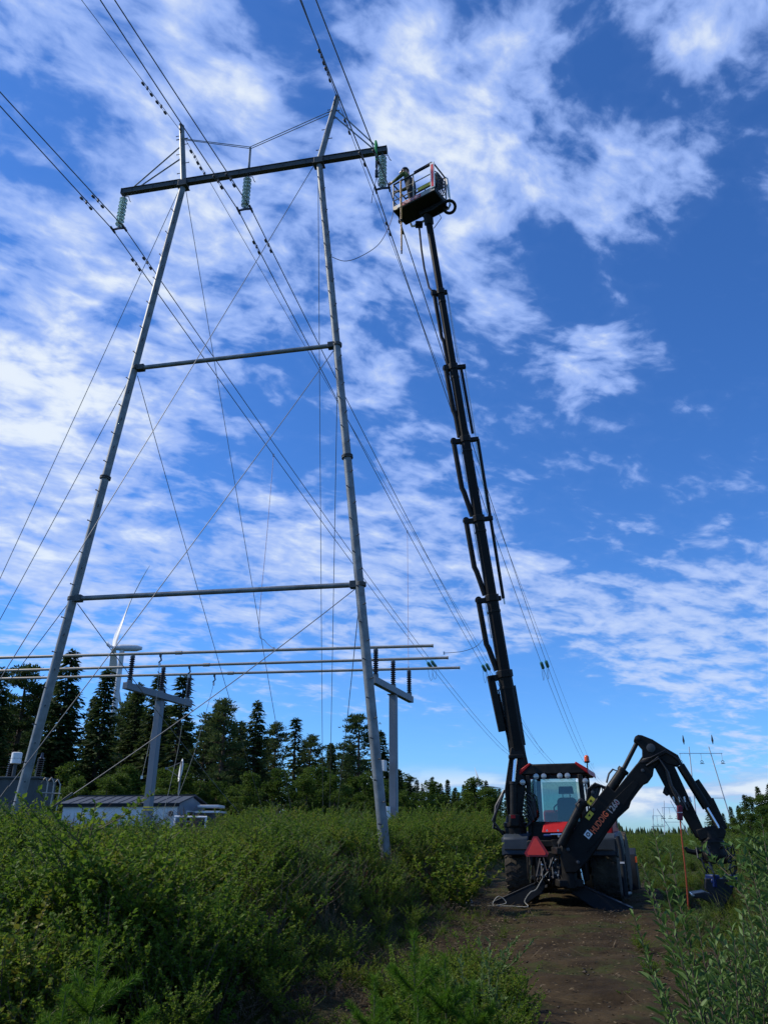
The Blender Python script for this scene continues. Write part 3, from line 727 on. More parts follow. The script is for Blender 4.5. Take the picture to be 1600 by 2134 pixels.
def wheel(cx, cy, rad, w, side):
    c = Vector((cx, cy, rad))
    o = loc(MB().lathe(c-Vector((w*.42,0,0)), (1,0,0), [(0,rad*.57),(w*.06,rad*.52),(w*.2,rad*.45),(w*.64,rad*.45),(w*.78,rad*.52),(w*.84,rad*.57)], 28), 'wheel', BLACK)
    loc(tyre_mb(cx, cy, rad, rad, w), 'tyre', MUDR, o)
    loc(MB().lathe(c+Vector((side*w*.1,0,0)), (side,0,0), [(0,.2),(.12,.2),(.16,.12),(.2,.1)], 16), 'hub', BLACK, o)
    return o
RW = .74
for s in (-1, 1): wheel(s*.93, 0, RW, .56, s)
for s in (-1, 1): wheel(s*.93, 2.75, RW, .56, s)
# fenders
def fender(s):
    pts = []
    cx0, cx1 = (.60, 1.25) if s > 0 else (-1.17, -.60)
    arc = [(-.98,.98),(-.96,1.32),(-.86,1.40),(-.3,1.46),(.35,1.46),(.80,1.36),(.95,1.05),(.88,1.05),(.74,1.29),(.33,1.38),(-.3,1.38),(-.82,1.33),(-.90,1.28),(-.92,.98)]
    o = loc(MB().prism([(0,y,z) for y, z in arc], (cx1-cx0,0,0)), 'fender', FENDER, bevel=.03)
    for v in o.data.vertices: v.co.x += (cx0+cx1)/2
    xo = cx1 if s > 0 else cx0
    loc(MB().prism([(xo,-.97,.98),(xo,-.95,1.33),(xo,-.3,1.47),(xo,.35,1.47),(xo,.82,1.36),(xo,.97,1.0),(xo,.78,.95),(xo,.65,1.15),(xo,.3,1.28),(xo,-.3,1.28),(xo,-.75,1.14),(xo,-.86,.95)], (.05,0,0)), 'side_skirt', FENDER, o, bevel=.01)
    loc(MB().box(((cx0+cx1)/2,-.985,1.10), (.5,.02,.02)), 'seam', BLACK, o)
fender(1); fender(-1)
# long side rail and step seen outside the right wheel
o = loc(MB().path([(1.30,-.95,1.36),(1.34,-1.0,1.1),(1.34,-.98,.25)], .05, 10).path([(1.34,-.98,.25),(1.34,.2,.2)], .05, 10), 'side_guard', DGREY)
loc(MB().box((1.34,-1.04,.86), (.09,.012,.035)), 'reflector', WHITE, o)
# chassis
loc(MB().box((0,.2,.82), (.95,3.0,.5)).box((0,-1.0,.78), (1.25,.45,.55)).box((0,2.5,.85), (.8,2.0,.5)), 'chassis', BLACK, bevel=.03)
loc(MB().tube((-.8,0,RW), (.8,0,RW), .16, n=14).tube((-.8,2.75,RW), (.8,2.75,RW), .16, n=14), 'axle', BLACK)
# belly: oil pan and pipes under the frame
loc(MB().box((0,-.6,.5), (.9,.5,.3)).box((0,.5,.5), (.7,.8,.25)), 'belly_plate', BLACK, bevel=.03)
# red bonnet in front and red side panels
bon = loc(MB().prism([(0,1.15,1.1),(0,1.15,1.95),(0,1.5,1.95),(0,3.3,1.72),(0,3.65,1.5),(0,3.7,1.1)], (1.15,0,0)), 'bonnet', RED, bevel=.06)
for s in (-1, 1): loc(MB().box((s*.585,2.3,1.45), (.02,1.4,.28)), 'grille', BLACK, bon)
for s in (1,):
    p = loc(MB().prism([(0,-.55,1.40),(0,-.55,1.60),(0,-.2,1.66),(0,.55,1.72),(0,.60,2.0),(0,1.0,2.05),(0,1.1,1.4)], (.30,0,0)), 'side_panel', RED, bevel=.03)
    for v in p.data.vertices: v.co.x += s*1.03
    loc(MB().box((s*1.185,.75,1.75), (.012,.28,.42)), 'inset', BLACK, p)
# cab
CW, CY0, CY1, CZ0, CZ1 = .63, -.52, .95, 1.02, 2.66
cab = loc(MB().box((0,(CY0+CY1)/2,CZ0+.06), (2*CW,CY1-CY0,.12)).box((0,CY0+.04,1.33), (2*CW-.1,.08,.62)).box((0,CY1-.04,1.3), (2*CW-.1,.08,.5)), 'cab', BLACK, bevel=.02)
for x, y in ((-CW,CY0),(CW,CY0),(-CW,CY1),(CW,CY1),(-CW,.25),(CW,.25)):
    lean = .05 if y == CY1 else 0
    loc(MB().bar((x*.99,y+lean,CZ0), (x*.93,y-lean,CZ1), .10 if y != .25 else .06, .10, (0,1,0)), 'pillar', BLACK, cab, bevel=.015)
rw_ = loc(MB().prism([(-.50,CY0-.01,1.66),(.50,CY0-.01,1.66),(.48,CY0+.03,2.60),(-.48,CY0+.03,2.60)], (0,.012,0)), 'rear_window', CABGLASS, cab)
loc(MB().prism([(-.54,CY0,1.60),(.54,CY0,1.60),(.54,CY0,1.665),(-.54,CY0,1.665)], (0,.05,0)).prism([(-.54,CY0+.02,2.585),(.54,CY0+.02,2.585),(.54,CY0+.02,2.65),(-.54,CY0+.02,2.65)], (0,.05,0)), 'window_frame', BLACK, rw_)
loc(MB().prism([(-.52,CY1+.01,1.56),(.52,CY1+.01,1.56),(.50,CY1-.05,2.58),(-.50,CY1-.05,2.58)], (0,.012,0)), 'windscreen', CABGLASS, cab)
for s in (-1, 1):
    loc(MB().prism([(s*CW,CY0+.08,1.5),(s*CW,.2,1.25),(s*CW*.95,.2,2.58),(s*CW*.95,CY0+.08,2.58)], (.012,0,0)), 'side_window', CABGLASS, cab)
    loc(MB().prism([(s*CW,.3,1.1),(s*CW,CY1-.05,1.1),(s*CW*.95,CY1-.1,2.58),(s*CW*.95,.3,2.58)], (.012,0,0)), 'door_window', CABGLASS, cab)
roof = loc(MB().prism([(-.74,0,2.66),(-.72,0,2.74),(-.50,0,2.90),(.50,0,2.90),(.72,0,2.74),(.74,0,2.66)], (0,1.62,0)), 'roof', BLACK, bevel=.035)
for v in roof.data.vertices: v.co.y += .24
for s in (-1, 1):
    q = loc(MB().prism([(s*.785,.25,2.65),(s*.765,.25,2.78),(s*.52,.25,2.935),(s*.50,.25,2.89),(s*.72,.25,2.70)], (0,1.66,0)), 'roof_trim', RED, roof, bevel=.015)
lampm = MB().lathe((0,.05,0), (0,-1,0), [(0,.04),(.03,.06),(.09,.07),(.10,.066)], 14).mesh('work_lamp_body', BLACK)
lensm = MB().lathe((0,-.048,0), (0,-1,0), [(0,.062),(.006,.062),(.012,.03)], 14).mesh('work_lamp_lens', LAMPG)
for x, z in ((-.37,2.62),(-.20,2.62),(.16,2.62),(.33,2.62),(-.69,2.50),(.71,2.50)):
    w = inst('work_lamp', lampm, bl, (x,CY0-.12,z)); inst('lens', lensm, w, (0,0,0))
    loc(MB().bar((x,CY0-.08,z), (x,CY0-.05,z+.10), .02, .03), 'lamp_bracket', BLACK)
# beacon
bc = loc(MB().tube((.66,.55,2.72), (.66,.55,2.98), .014, n=8).lathe((.66,.55,2.98), (0,0,1), [(0,.05),(.03,.07),(.035,.06)], 14), 'beacon', BLACK)
loc(MB().lathe((.66,.55,3.012), (0,0,1), [(0,.062),(.10,.058),(.13,.045),(.145,.02)], 16), 'beacon_lens', AMBER, bc)
# seat, seen through the rear window
seat = loc(MB().box((.20,.15,1.56), (.5,.5,.14)).box((.20,-.10,1.30), (.34,.34,.4)), 'seat', SEATM, bevel=.05)
loc(MB().prism([(-.04,-.12,1.62),(.44,-.12,1.62),(.42,-.17,2.12),(.36,-.18,2.18),(.04,-.18,2.18),(-.02,-.17,2.12)], (0,.12,0)), 'backrest', SEATM, seat, bevel=.04)
loc(MB().prism([(.03,-.17,2.26),(.37,-.17,2.26),(.35,-.18,2.42),(.05,-.18,2.42)], (0,.09,0)).tube((.12,-.17,2.16),(.12,-.17,2.28),.012,n=6).tube((.28,-.17,2.16),(.28,-.17,2.28),.012,n=6), 'headrest', SEATM, seat, bevel=.03)
loc(MB().box((0,.72,1.45), (.7,.25,.5)).path([(0,.6,1.6),(0,.45,1.95)], .03, 8).ring((0,.42,1.97), (0,-.6,.8), .19, .016), 'dashboard', INTER)
# red hatch under the window
hatch = loc(MB().prism([(-.30,CY0-.30,1.44),(.40,CY0-.30,1.44),(.37,CY0-.16,1.58),(.33,CY0-.05,1.66),(-.24,CY0-.05,1.66),(-.28,CY0-.16,1.58)], (0,.22,0)), 'rear_hatch', RED, bevel=.02)
for x in (-.18, .06, .28): loc(MB().lathe((x,CY0-.42,1.48), (0,-1,0), [(0,.022),(.015,.022)], 10), 'hatch_bolt', SILVER, hatch)
# rear frame that carries the swing post
rf = loc(MB().box((0,-1.15,.62), (1.16,.12,.14)).box((0,-1.15,1.22), (1.16,.12,.13)).box((-.52,-1.15,.92), (.12,.12,.6)).box((.52,-1.15,.92), (.12,.12,.6)).box((0,-1.08,.9), (1.0,.06,.5)), 'rear_frame', BLACK, bevel=.015)
rr = random.Random(3)
for k in range(26):                                        # valve blocks and couplings
    x, z = rr.uniform(-.55,.3), rr.uniform(.55,1.3)
    loc(MB().box((x,-1.24,z), (rr.uniform(.05,.16),rr.uniform(.06,.16),rr.uniform(.05,.14))), 'valve_block', [BLACK,DGREY,BLACK,GREYHOSE][k%4], rf, bevel=.008)
for k in range(16):
    x, z = rr.uniform(-.12,.3), rr.uniform(.6,1.3); x2, z2 = x+rr.uniform(-.1,.25), rr.uniform(.45,1.0)
    loc(MB().path([(x,-1.25,z),(x+.05,-1.36,z+.03),((x+x2)/2,-1.40-rr.random()*.05,min(z,z2)-.06),(x2,-1.42,z2),(x2,-1.3,z2-.02)], .017, 7), 'hydraulic_hose', HOSE if k%4 else GREYHOSE, rf)
for k in range(22):
    x = rr.uniform(-.32,.16); z = rr.uniform(.55,1.0); x2 = x+rr.uniform(-.18,.22); z2 = rr.uniform(.38,.8); dp = rr.uniform(.10,.30)
    loc(MB().path([(x,-1.24,z),(x+.02,-1.30-dp*.5,z+.04),((x+x2)/2,-1.32-dp,(z+z2)/2-.10),(x2,-1.34-dp*.5,z2),(x2+.05,-1.26,z2+.03)], rr.choice((.012,.016,.02)), 7), 'hydraulic_hose', (HOSE,HOSE,GREYHOSE)[k%3], rf)
for k in range(14):
    x, z = rr.uniform(-.3,.2), rr.uniform(.42,.95)
    loc(MB().lathe((x,-1.30-rr.random()*.15,z), (rr.uniform(-1,1),-1,rr.uniform(-.6,.6)), [(0,.018),(.04,.018),(.045,.026),(.075,.026),(.08,.014),(.11,.014)], 8), 'fitting', (SILVER,DGREY,BLACK,LAMPG)[k%4], rf)
for x, z, m in ((-.15,.70,RED),(.05,.60,SILVER),(-.05,.86,SILVER),(.12,1.36,CHROME)):
    loc(MB().lathe((x,-1.34,z), (.2,-1,0), [(0,.03),(.05,.03),(.07,.02)], 10), 'coupling', m, rf)
loc(MB().tube((-.05,-1.3,1.40), (.32,-1.36,1.41), .022, n=10), 'chrome_rod', CHROME, rf)
loc(MB().tube((-.20,-1.28,1.38), (-.05,-1.3,1.385), .03, n=10), 'rod_sleeve', BLUEP, rf)
# slow-vehicle triangle
def tri(cx, y, cz, w, h, cut):
    P = [(-w,-h*.33),(w,-h*.33),(0,h*.67)]; out = []
    for i in range(3):
        a = Vector(P[i]); b = Vector(P[(i+1)%3]); out += [a.lerp(b, cut), a.lerp(b, 1-cut)]
    return [(cx+q[0], y, cz+q[1]) for q in out]
sg = loc(MB().prism(tri(-.36,-1.42,1.12,.30,.46,.14), (0,.015,0)), 'warning_triangle', REDEDGE)
loc(MB().prism(tri(-.36,-1.432,1.12,.22,.36,.10), (0,.006,0)), 'reflective_face', REDSIGN, sg)
loc(MB().bar((-.36,-1.405,.6), (-.36,-1.405,1.2), .05, .02, (0,1,0)), 'sign_bracket', BLACK, sg)
# stabilisers
for s in (-1, 1):
    y = -1.38; k = s
    pl = [(k*.24,y,.50),(k*.32,y,.54),(k*.52,y,.42),(k*.85,y,.27),(k*1.46,y,.04),(k*1.50,y,-.02),(k*1.05,y,-.03),(k*.72,y,.02),(k*.32,y,.28),(k*.22,y,.40)]
    st = loc(MB().prism(pl, (0,.05,0)), 'stabiliser', DGREY, bevel=.01)
    loc(MB().prism([(a,b+.2,c) for a, b, c in pl], (0,.05,0)), 'inner_plate', BLACK, st, bevel=.01)
    loc(MB().bar((k*.30,y+.1,.52), (k*1.46,y+.1,.035), .26, .03).bar((k*.28,y+.1,.29), (k*.95,y+.1,.0), .24, .03), 'flange', DGREY, st, bevel=.008)
    loc(MB().box((k*1.34,y+.1,-.02), (.55,.42,.05)), 'foot_pad', DGREY, st, bevel=.01)
    loc(MB().tube((k*.46,y+.02,1.15), (k*.50,y+.02,.80), .055, n=12), 'cylinder', BLACK, st)
    loc(MB().tube((k*.50,y+.02,.80), (k*.55,y+.02,.46), .022, n=10), 'piston_rod', CHROME, st)
# loader bucket and arms at the front
bk = loc(MB().prism([(0,4.0,.05),(0,4.95,.02),(0,4.95,.08),(0,4.2,.16),(0,4.06,.5),(0,4.15,.85),(0,4.4,1.02),(0,4.38,1.06),(0,4.08,.9),(0,3.94,.5)], (2.62,0,0)), 'loader_bucket', DGREY, bevel=.01)
for s in (-1, 1):
    loc(MB().prism([(s*1.30,4.0,.05),(s*1.30,4.95,.03),(s*1.30,4.42,1.05),(s*1.30,4.1,.9),(s*1.30,3.95,.5)], (.03,0,0)), 'bucket_side', DGREY, bk)
    loc(MB().prism([(s*.62,1.9,1.35),(s*.62,2.1,1.55),(s*.62,3.4,1.2),(s*.62,4.0,.55),(s*.62,3.95,.35),(s*.62,3.3,.95)], (.09,0,0)), 'loader_arm', BLACK, bevel=.015)
loc(MB().box((1.33,4.0,.78), (.04,.1,.14)), 'marker', ORANGE, bk)
# mirrors
loc(MB().path([(.66,.95,2.5),(.9,1.05,2.45),(.92,1.05,2.15)], .015, 6).box((.93,1.03,2.1), (.2,.06,.34)), 'mirror', BLACK, bevel=.01)

# ---- digging arm, swung out to the right; its plane is set up in world axes
KP = lp(.12, -1.75, 0); KP.z = 0
kd = Vector((.958, -.287, 0)); kn = Vector((.287, .958, 0))
def kq(cx, cy): return onplane(980+cx*.375, 1500+cy*.375, KP, kn)        # enlarged-crop coordinates -> arm plane
def kpoly(L_): return [kq(*p) for p in L_]
sw = MB(); c0 = kq(560, 790)
sw.tube((c0.x-.05,c0.y+.05,.45), (c0.x-.05,c0.y+.05,1.25), .15, n=18)
sw.box((c0.x-.05,c0.y+.2,.55), (.5,.55,.14)).box((c0.x-.05,c0.y+.2,1.15), (.5,.55,.14))
sp = sw.build('swing_post', BLACK, bl, bevel=.02)
boom = MB().prism(kpoly([(500,770),(510,690),(560,630),(640,520),(700,440),(760,365),(800,400),(920,250),(960,212),(1020,258),(1012,312),(985,350),(960,362),(930,400),(892,452),(880,490),(820,545),(760,625),(700,720),(650,790),(590,850),(530,850)]), kn*.28).build('digger_boom', BLACKM, bl, bevel=.02)
# recessed web plates and bolts give the boom relief
F = -kn*.147
MB().prism([p+F for p in kpoly([(640,740),(690,690),(860,470),(930,360),(905,340),(800,440),(660,620)])], kn*.012).build('web_plate', BLACKM, boom, bevel=.004)
for cx, cy in ((680,405),(684,500),(545,720),(955,285),(600,790)):
    MB().lathe(kq(cx,cy)-kn*.14, -kn, [(0,.035),(.03,.035),(.035,.02)], 12).build('pin', GREYHOSE, boom)
def sticker(cx, cy, w, h, ang, m, name, parent, off=.16):
    c = kq(cx, cy) - kn*off; a = kd*math.cos(ang)+up*math.sin(ang); b = -kd*math.sin(ang)+up*math.cos(ang)
    return MB().prism([c-a*w/2-b*h/2, c+a*w/2-b*h/2, c+a*w/2+b*h/2, c-a*w/2+b*h/2], kn*.004).build(name, m, parent)
A_ = R(49)
for cx, cy in ((670,452),(662,532)):
    s = sticker(cx, cy, .17, .10, A_, YELLOW, 'warning_sticker', boom)
    c = kq(cx, cy)-kn*.165; MB().prism([c-kd*.03-up*.02, c+kd*.03-up*.02, c+up*.035], kn*.003).build('warning_mark', BLACK, s)
lg = sticker(655, 637, .13, .13, A_, STICKW, 'logo_plate', boom, .158)
c = kq(655, 637)-kn*.162; MB().ring(c, kn, .032, .010, 14, 6).build('logo_mark', BLACK, lg)
def text(body, start, ang, size, m, parent, off, name='lettering', plane=None, outline=0.0, sx=1.0):
    cu = bpy.data.curves.new(name, 'FONT'); cu.body = body; cu.size = size; cu.extrude = .002; cu.space_character = 1.02; cu.offset = outline
    tmp = bpy.data.objects.new(name, cu); COL.objects.link(tmp); bpy.context.view_layer.update()
    dg = bpy.context.evaluated_depsgraph_get(); me = bpy.data.meshes.new_from_object(tmp.evaluated_get(dg)); bpy.data.objects.remove(tmp)
    me.materials.clear(); me.materials.append(m)
    ka, kb = plane
    a = ka*math.cos(ang)+kb*math.sin(ang); b = -ka*math.sin(ang)+kb*math.cos(ang); nn = a.cross(b)
    root = parent
    while root not in MINV: root = root.parent
    Mx = MINV[root] @ Matrix(((a.x*sx,b.x,nn.x,start.x),(a.y*sx,b.y,nn.y,start.y),(a.z*sx,b.z,nn.z,start.z),(0,0,0,1)))
    me.transform(Mx); o = bpy.data.objects.new(name, me); COL.objects.link(o); o.parent = parent; return o
t0 = kq(690, 636)-kn*.162
text('HUDDIG', t0, A_, .165, LETTO, boom, 0, plane=(kd, up), outline=.004, sx=.76)
t1 = kq(782, 528)-kn*.162
text('1260', t1, A_, .165, LETTG, boom, 0, plane=(kd, up), outline=.004, sx=.92)
text('C', kq(818, 478)-kn*.162, A_, .09, LETTR, boom, 0, plane=(kd, up), outline=.004)
# cylinders
cyl = MB().tube(kq(712,480)-kn*.02, kq(846,284)-kn*.02, .10, n=18).lathe(kq(846,284)-kn*.02, kq(846,284)-kq(712,480), [(-.03,.10),(-.03,.118),(.04,.118),(.05,.05)], 18).build('dipper_cylinder', BLACK, bl)
MB().tube(kq(840,292)-kn*.02, kq(920,135)-kn*.02, .045, n=12).build('piston_rod', DGREY, cyl)
cy2 = MB().tube(kq(505,695)-kn*.21, kq(622,468)-kn*.21, .085, n=18).lathe(kq(622,468)-kn*.21, kq(622,468)-kq(505,695), [(-.02,.085),(-.02,.10),(.05,.10),(.09,.06)], 16).build('boom_cylinder', BLACK, bl)
MB().path([kq(600,500)-kn*.3, kq(590,475)-kn*.32, kq(612,450)-kn*.3, kq(640,470)-kn*.25], .02, 7).build('hose', GREYHOSE, cy2)
# dipper head and arm
head = MB().prism(kpoly([(904,122),(912,96),(930,86),(950,88),(1010,112),(1090,163),(1150,198),(1172,240),(1150,262),(1090,250),(1058,225),(1035,262),(990,285),(950,262),(922,250),(952,205),(952,165),(930,140)]), kn*.24).build('dipper_head', BLACKM, bl, bevel=.02)
MB().lathe(kq(1000,160)-kn*.11, -kn, [(0,.09),(.03,.09),(.04,.05)], 16).build('pivot_plate', GREYHOSE, head)
MB().lathe(kq(928,108)-kn*.11, -kn, [(0,.05),(.03,.05),(.04,.03)], 12).build('pin', DGREY, head)
dip = MB().prism(kpoly([(1028,215),(1080,200),(1132,262),(1205,420),(1292,608),(1302,652),(1252,658),(1172,520),(1105,420),(1024,268)]), kn*.22).build('dipper_arm', BLACKM, bl, bevel=.02)
MB().prism(kpoly([(1076,372),(1100,372),(1120,405),(1090,425),(1066,405)]), kn*.14).build('lug', BLACK, dip, bevel=.01)
for off in (-.1, .02):
    MB().tube(kq(1165,255)+kn*off, kq(1310,490)+kn*off, .078, n=16).build('bucket_cylinder', BLACKM, bl)
    MB().tube(kq(1302,480)+kn*off, kq(1374,602)+kn*off, .038, n=12).build('cylinder_rod', CHROME, bl)
MB().bar(kq(1250,338)+kn*.03, kq(1345,480)+kn*.03, .14, .07, kn).build('guard_rail', BLACK, bl, bevel=.01)
MB().bar(kq(1325,440), kq(1405,610), .16, .10, kn).build('link_arm', BLACK, bl, bevel=.015)
jt = MB().prism(kpoly([(1248,612),(1290,600),(1340,588),(1392,588),(1416,622),(1405,662),(1335,652),(1270,674)]), kn*.26).build('tip_joint', BLACK, bl, bevel=.02)
for k in range(9):                                  # hose bundle along the dipper
    o1 = -kn*(.14+.022*(k % 4)); j = k*5
    P = [(985-j*.3,255+j*.1),(1035+j*.25,205+j*.4),(1075+j*.6,260+j),(1095+j*.6,340+j*.8),(1120+j*.9,405+j*.5),(1150+j*1.0,450+j*.5),(1160+j*1.1,490+j*.4)]
    MB().path([kq(*p)+o1 for p in P], .016, 7).build('hydraulic_hose', (HOSE, GREYHOSE, HOSE)[k % 3], dip)
for k in range(5):
    MB().path([kq(945+k*3,240-k*4)-kn*.15, kq(1000,235-k*5)-kn*(.17+.01*k), kq(1080,185-k*3)-kn*.16, kq(1150,220+k*2)-kn*.14, kq(1175+k,250+k*8)-kn*.1], .017, 7).build('hydraulic_hose', HOSE, head)
for k in range(10):
    p = kq(1120+k*10, 430+(k % 3)*14)-kn*.2; MB().tube(p, p-up*.10+kd*.02, .022, n=8).build('hose_coupling', SILVER if k % 3 == 0 else DGREY, dip)
# hose tangle behind the boom cylinder
for k in range(9):
    MB().path([kq(640+k*6,480)+kn*.1, kq(650+k*9,385-k*3)+kn*(.05+.02*k), kq(690+k*8,350+k*3)+kn*.06, kq(740+k*6,380+k*6)+kn*.1], .017, 7).build('hydraulic_hose', GREYHOSE if k % 3 == 0 else HOSE, boom)
MB().path([kq(755,350), kq(768,300), kq(790,275), kq(815,285), kq(800,320), kq(770,355)], .02, 7).build('hydraulic_hose', GREYHOSE, boom)
# rotator and attachment under the tip
q = kq(1350, 720); rc = Vector((q.x, q.y, 0))
def kz(cy): return kq(1350, cy).z
rot = MB().lathe((rc.x,rc.y,kz(800)), up, [(0,.20),(.10,.24),(.20,.24),(.28,.20),(.40,.22),(.46,.16),(.60,.15)], 20).build('rotator', BLACK, bl, bevel=.01)
MB().prism([kq(1305,655)-kn*.1, kq(1400,650)-kn*.1, kq(1395,735)-kn*.1, kq(1320,730)-kn*.1], kn*.05).build('tilt_plate', DGREY, rot, bevel=.01)
MB().prism([kq(1305,655)+kn*.1, kq(1400,650)+kn*.1, kq(1395,735)+kn*.1, kq(1320,730)+kn*.1], kn*.05).build('tilt_plate', DGREY, rot, bevel=.01)
MB().path([kq(1192,708), kq(1205,728), kq(1245,738), kq(1295,718), kq(1320,715)], [.03,.045,.05,.055,.055], 12).build('side_horn', BLACK, rot)
rr = random.Random(5)
for k in range(14):
    a = rr.uniform(0, 6.28); z0 = kz(rr.uniform(690,850)); p = Vector((rc.x+math.cos(a)*.22, rc.y+math.sin(a)*.22-.05, z0))
    MB().path([p, p+Vector((math.cos(a)*.12,math.sin(a)*.12,.06)), p+Vector((math.cos(a+.5)*.14,math.sin(a+.5)*.14,-.12)), p+Vector((math.cos(a+.9)*.02,math.sin(a+.9)*.02,-.22))], .016, 7).build('hose', HOSE if k % 3 else GREYHOSE, rot)
for cx in (1345, 1440):
    MB().box(kq(cx, 895)-kn*.05, (.17,.22,.22), Matrix.Rotation(.4,3,'Z')).tube(kq(cx,895)-kn*.17, kq(cx,895)+kn*.12, .05, n=10).build('grab_motor', BLUEP, rot, bevel=.02)
att = MB().prism(kpoly([(1225,960),(1290,950),(1350,975),(1400,1030),(1415,1130),(1390,1150),(1360,1060),(1320,1010),(1270,985),(1232,985)]), kn*.7).prism(kpoly([(1300,880),(1460,880),(1450,960),(1400,1040),(1340,975),(1300,940)]), kn*.3).build('attachment_bucket', DGREY, bl, bevel=.015)
MB().bar(kq(1228,968)-kn*.36, kq(1228,968)+kn*.36, .05, .03).build('cutting_edge', SILVER, att)
# red pouch with an orange rope hanging from the arm
pz = kq(1158, 520)-kn*.25
strap = thing('lifting_strap', 'orange strap hanging from a burgundy pouch on the digger arm', 'strap', pz)
MB().box(pz, (.10,.07,.27), Matrix.Rotation(.1,3,'Y')).build('pouch', BURG, strap, bevel=.015)
MB().bar(pz-kn*.037-kd*.05+up*.01, pz-kn*.037+kd*.05+up*.01, .012, .012).build('trim', STICKW, strap)
P = [kq(1160,555)-kn*.25, kq(1168,650)-kn*.25, kq(1182,780)-kn*.3, kq(1194,900)-kn*.3, kq(1206,1060)-kn*.3]
MB().path(P, [.016,.014,.014,.015,.018], 8).build('strap_band', ROPEO, strap)
MB().path([kq(1166,470)-kn*.16, kq(1158,485)-kn*.25], .012, 6).build('loop', BURG, strap)

# grey cable lying by the left stabiliser
P = [lp(-.1,-1.5,.72), lp(-.25,-1.6,.55), lp(-.38,-1.65,.36), lp(-.5,-1.7,.30), lp(-.62,-1.72,.14), lp(-.55,-1.8,.05), lp(-.9,-1.8,.05), lp(-1.25,-1.85,.06), lp(-1.15,-1.75,.22), lp(-1.0,-1.75,.10), lp(-1.3,-1.9,.05), lp(-1.75,-1.9,.06), lp(-1.85,-1.85,.20), lp(-1.7,-1.8,.10), lp(-2.0,-1.9,.06), lp(-2.3,-1.8,.12), lp(-2.1,-1.75,.18), lp(-1.9,-1.85,.10)]
cable('ground_cable', P, .010, ROPEG, 'pale grey cable coiled on the ground by the left stabiliser', 'cable')

# ------------------------------------------------------------------ aerial lift on the loader's left side
TB = lp(-.95, -.52, 0)
lift = thing('aerial_lift', 'long black telescopic lift boom with a work basket, mounted on the loader', 'aerial lift', Vector((TB.x, TB.y, 1.0)))
MB().lathe((TB.x,TB.y,1.0), up, [(0,.24),(.38,.24),(.40,.285),(.46,.285),(.47,.25),(.60,.25),(.62,.27),(.70,.27),(.72,.22),(.85,.20)], 24).build('turntable', BLACK, lift)
mb = MB()
for k in range(14):
    a = 2*math.pi*k/14; mb.lathe((TB.x+math.cos(a)*.265, TB.y+math.sin(a)*.265, 1.46), up, [(0,.018),(.02,.018)], 6)
mb.build('bolt_ring', GREYHOSE, lift)
B0 = at(1084, 1604, TB.y+.15); B1 = at(893, 462, 17.65)
bd = (B1-B0).normalized(); bs = bd.cross(Vector((0,1,0))).normalized(); bs = Vector((1,0,0))-bd*bd.x; bs.normalize(); bf = bd.cross(bs)
MB().prism([Vector((TB.x-.16,TB.y,1.8)), Vector((TB.x+.16,TB.y,1.8)), B0+bs*.20+bd*.1, B0+bs*.17+bd*.55, B0-bs*.15+bd*.5, Vector((TB.x-.20,TB.y,2.4))], Vector((.05,.34,0))).build('slew_column', BLACK, lift, bevel=.02)
BL_ = (B1-B0).length
def bp(px_y):                                       # distance along the boom for a picture row
    lo, hi = 0.0, BL_
    for _ in range(40):
        m_ = (lo+hi)/2; rel = B0+bd*m_-CAM; dep = rel.y*_c+rel.z*_s; yv = rel.z*_c-rel.y*_s
        if 1067-1600*yv/dep > px_y: lo = m_
        else: hi = m_
    return lo
rows_ = [1604, 1400, 1243, 1078, 913, 762, 606, 462]
ds = [0]+[bp(y) for y in rows_[1:-1]]+[BL_]
W = [.315,.28,.255,.235,.215,.195,.18]
def hexsec(c, w, h):
    return [c+bs*w*x+bf*h*y for x, y in ((-.5,-.32),(-.28,-.5),(.28,-.5),(.5,-.32),(.5,.32),(.28,.5),(-.28,.5),(-.5,.32))]
secs_o = []
for i in range(7):
    a = B0+bd*(ds[i]-(.25 if i else .35)); b = B0+bd*ds[i+1]; w = W[i]; w0 = w*(1.12 if i == 0 else 1.0)
    vs = hexsec(a, w0, w0*1.12) + hexsec(b, w, w*1.12)
    fs = [tuple(range(7,-1,-1)), tuple(range(8,16))] + [(k,(k+1)%8,(k+1)%8+8,k+8) for k in range(8)]
    o = MB().add(vs, fs).build('boom_section', BLACKM, lift, bevel=.008); secs_o.append(o)
    if i < 6:
        vs = hexsec(b-bd*.14, w*1.18, w*1.32)+hexsec(b+bd*.03, w*1.18, w*1.32); MB().add(vs, fs).build('collar', BLACK, o, bevel=.01)
        vs = hexsec(b-bd*.42, w*1.08, w*1.2)+hexsec(b-bd*.36, w*1.08, w*1.2); MB().add(vs, fs).build('band', BLACK, o, bevel=.006)
# hose carriers on the left side
for i in range(1, 6):
    c = B0+bd*ds[i+1]; w = W[i]; nx_ = B0+bd*(ds[i]+.05); Ln = ds[i+1]-ds[i]
    offo = w*.5+.20 if i < 4 else w*.5+.10
    o = MB().bar(c-bd*.08-bs*w*.4, c-bd*.08-bs*(offo+.06), .12, .14, bf).build('hose_bracket', BLACK, secs_o[i], bevel=.01)
    MB().path([c-bd*.05-bs*offo, c-bd*.2-bs*offo, c-bd*Ln*.62-bs*(offo-.02), c-bd*Ln*.68-bs*(offo-.06), nx_-bs*(w*.5+.03)], .068 if i < 5 else .05, 10).build('hose_carrier', BLACK, secs_o[i])
    MB().lathe(c-bd*.05-bs*offo-bf*.05, bf, [(0,.085),(.1,.085)], 12).build('guide_pulley', BLACK, o)
    MB().tube(c-bd*.10-bs*(w*.5+.04), c-bd*Ln*.55-bs*(w*.5+.035), .012, n=6).build('guide_rod', SILVER, secs_o[i])
i = 0; c = B0+bd*ds[1]; w = W[0]
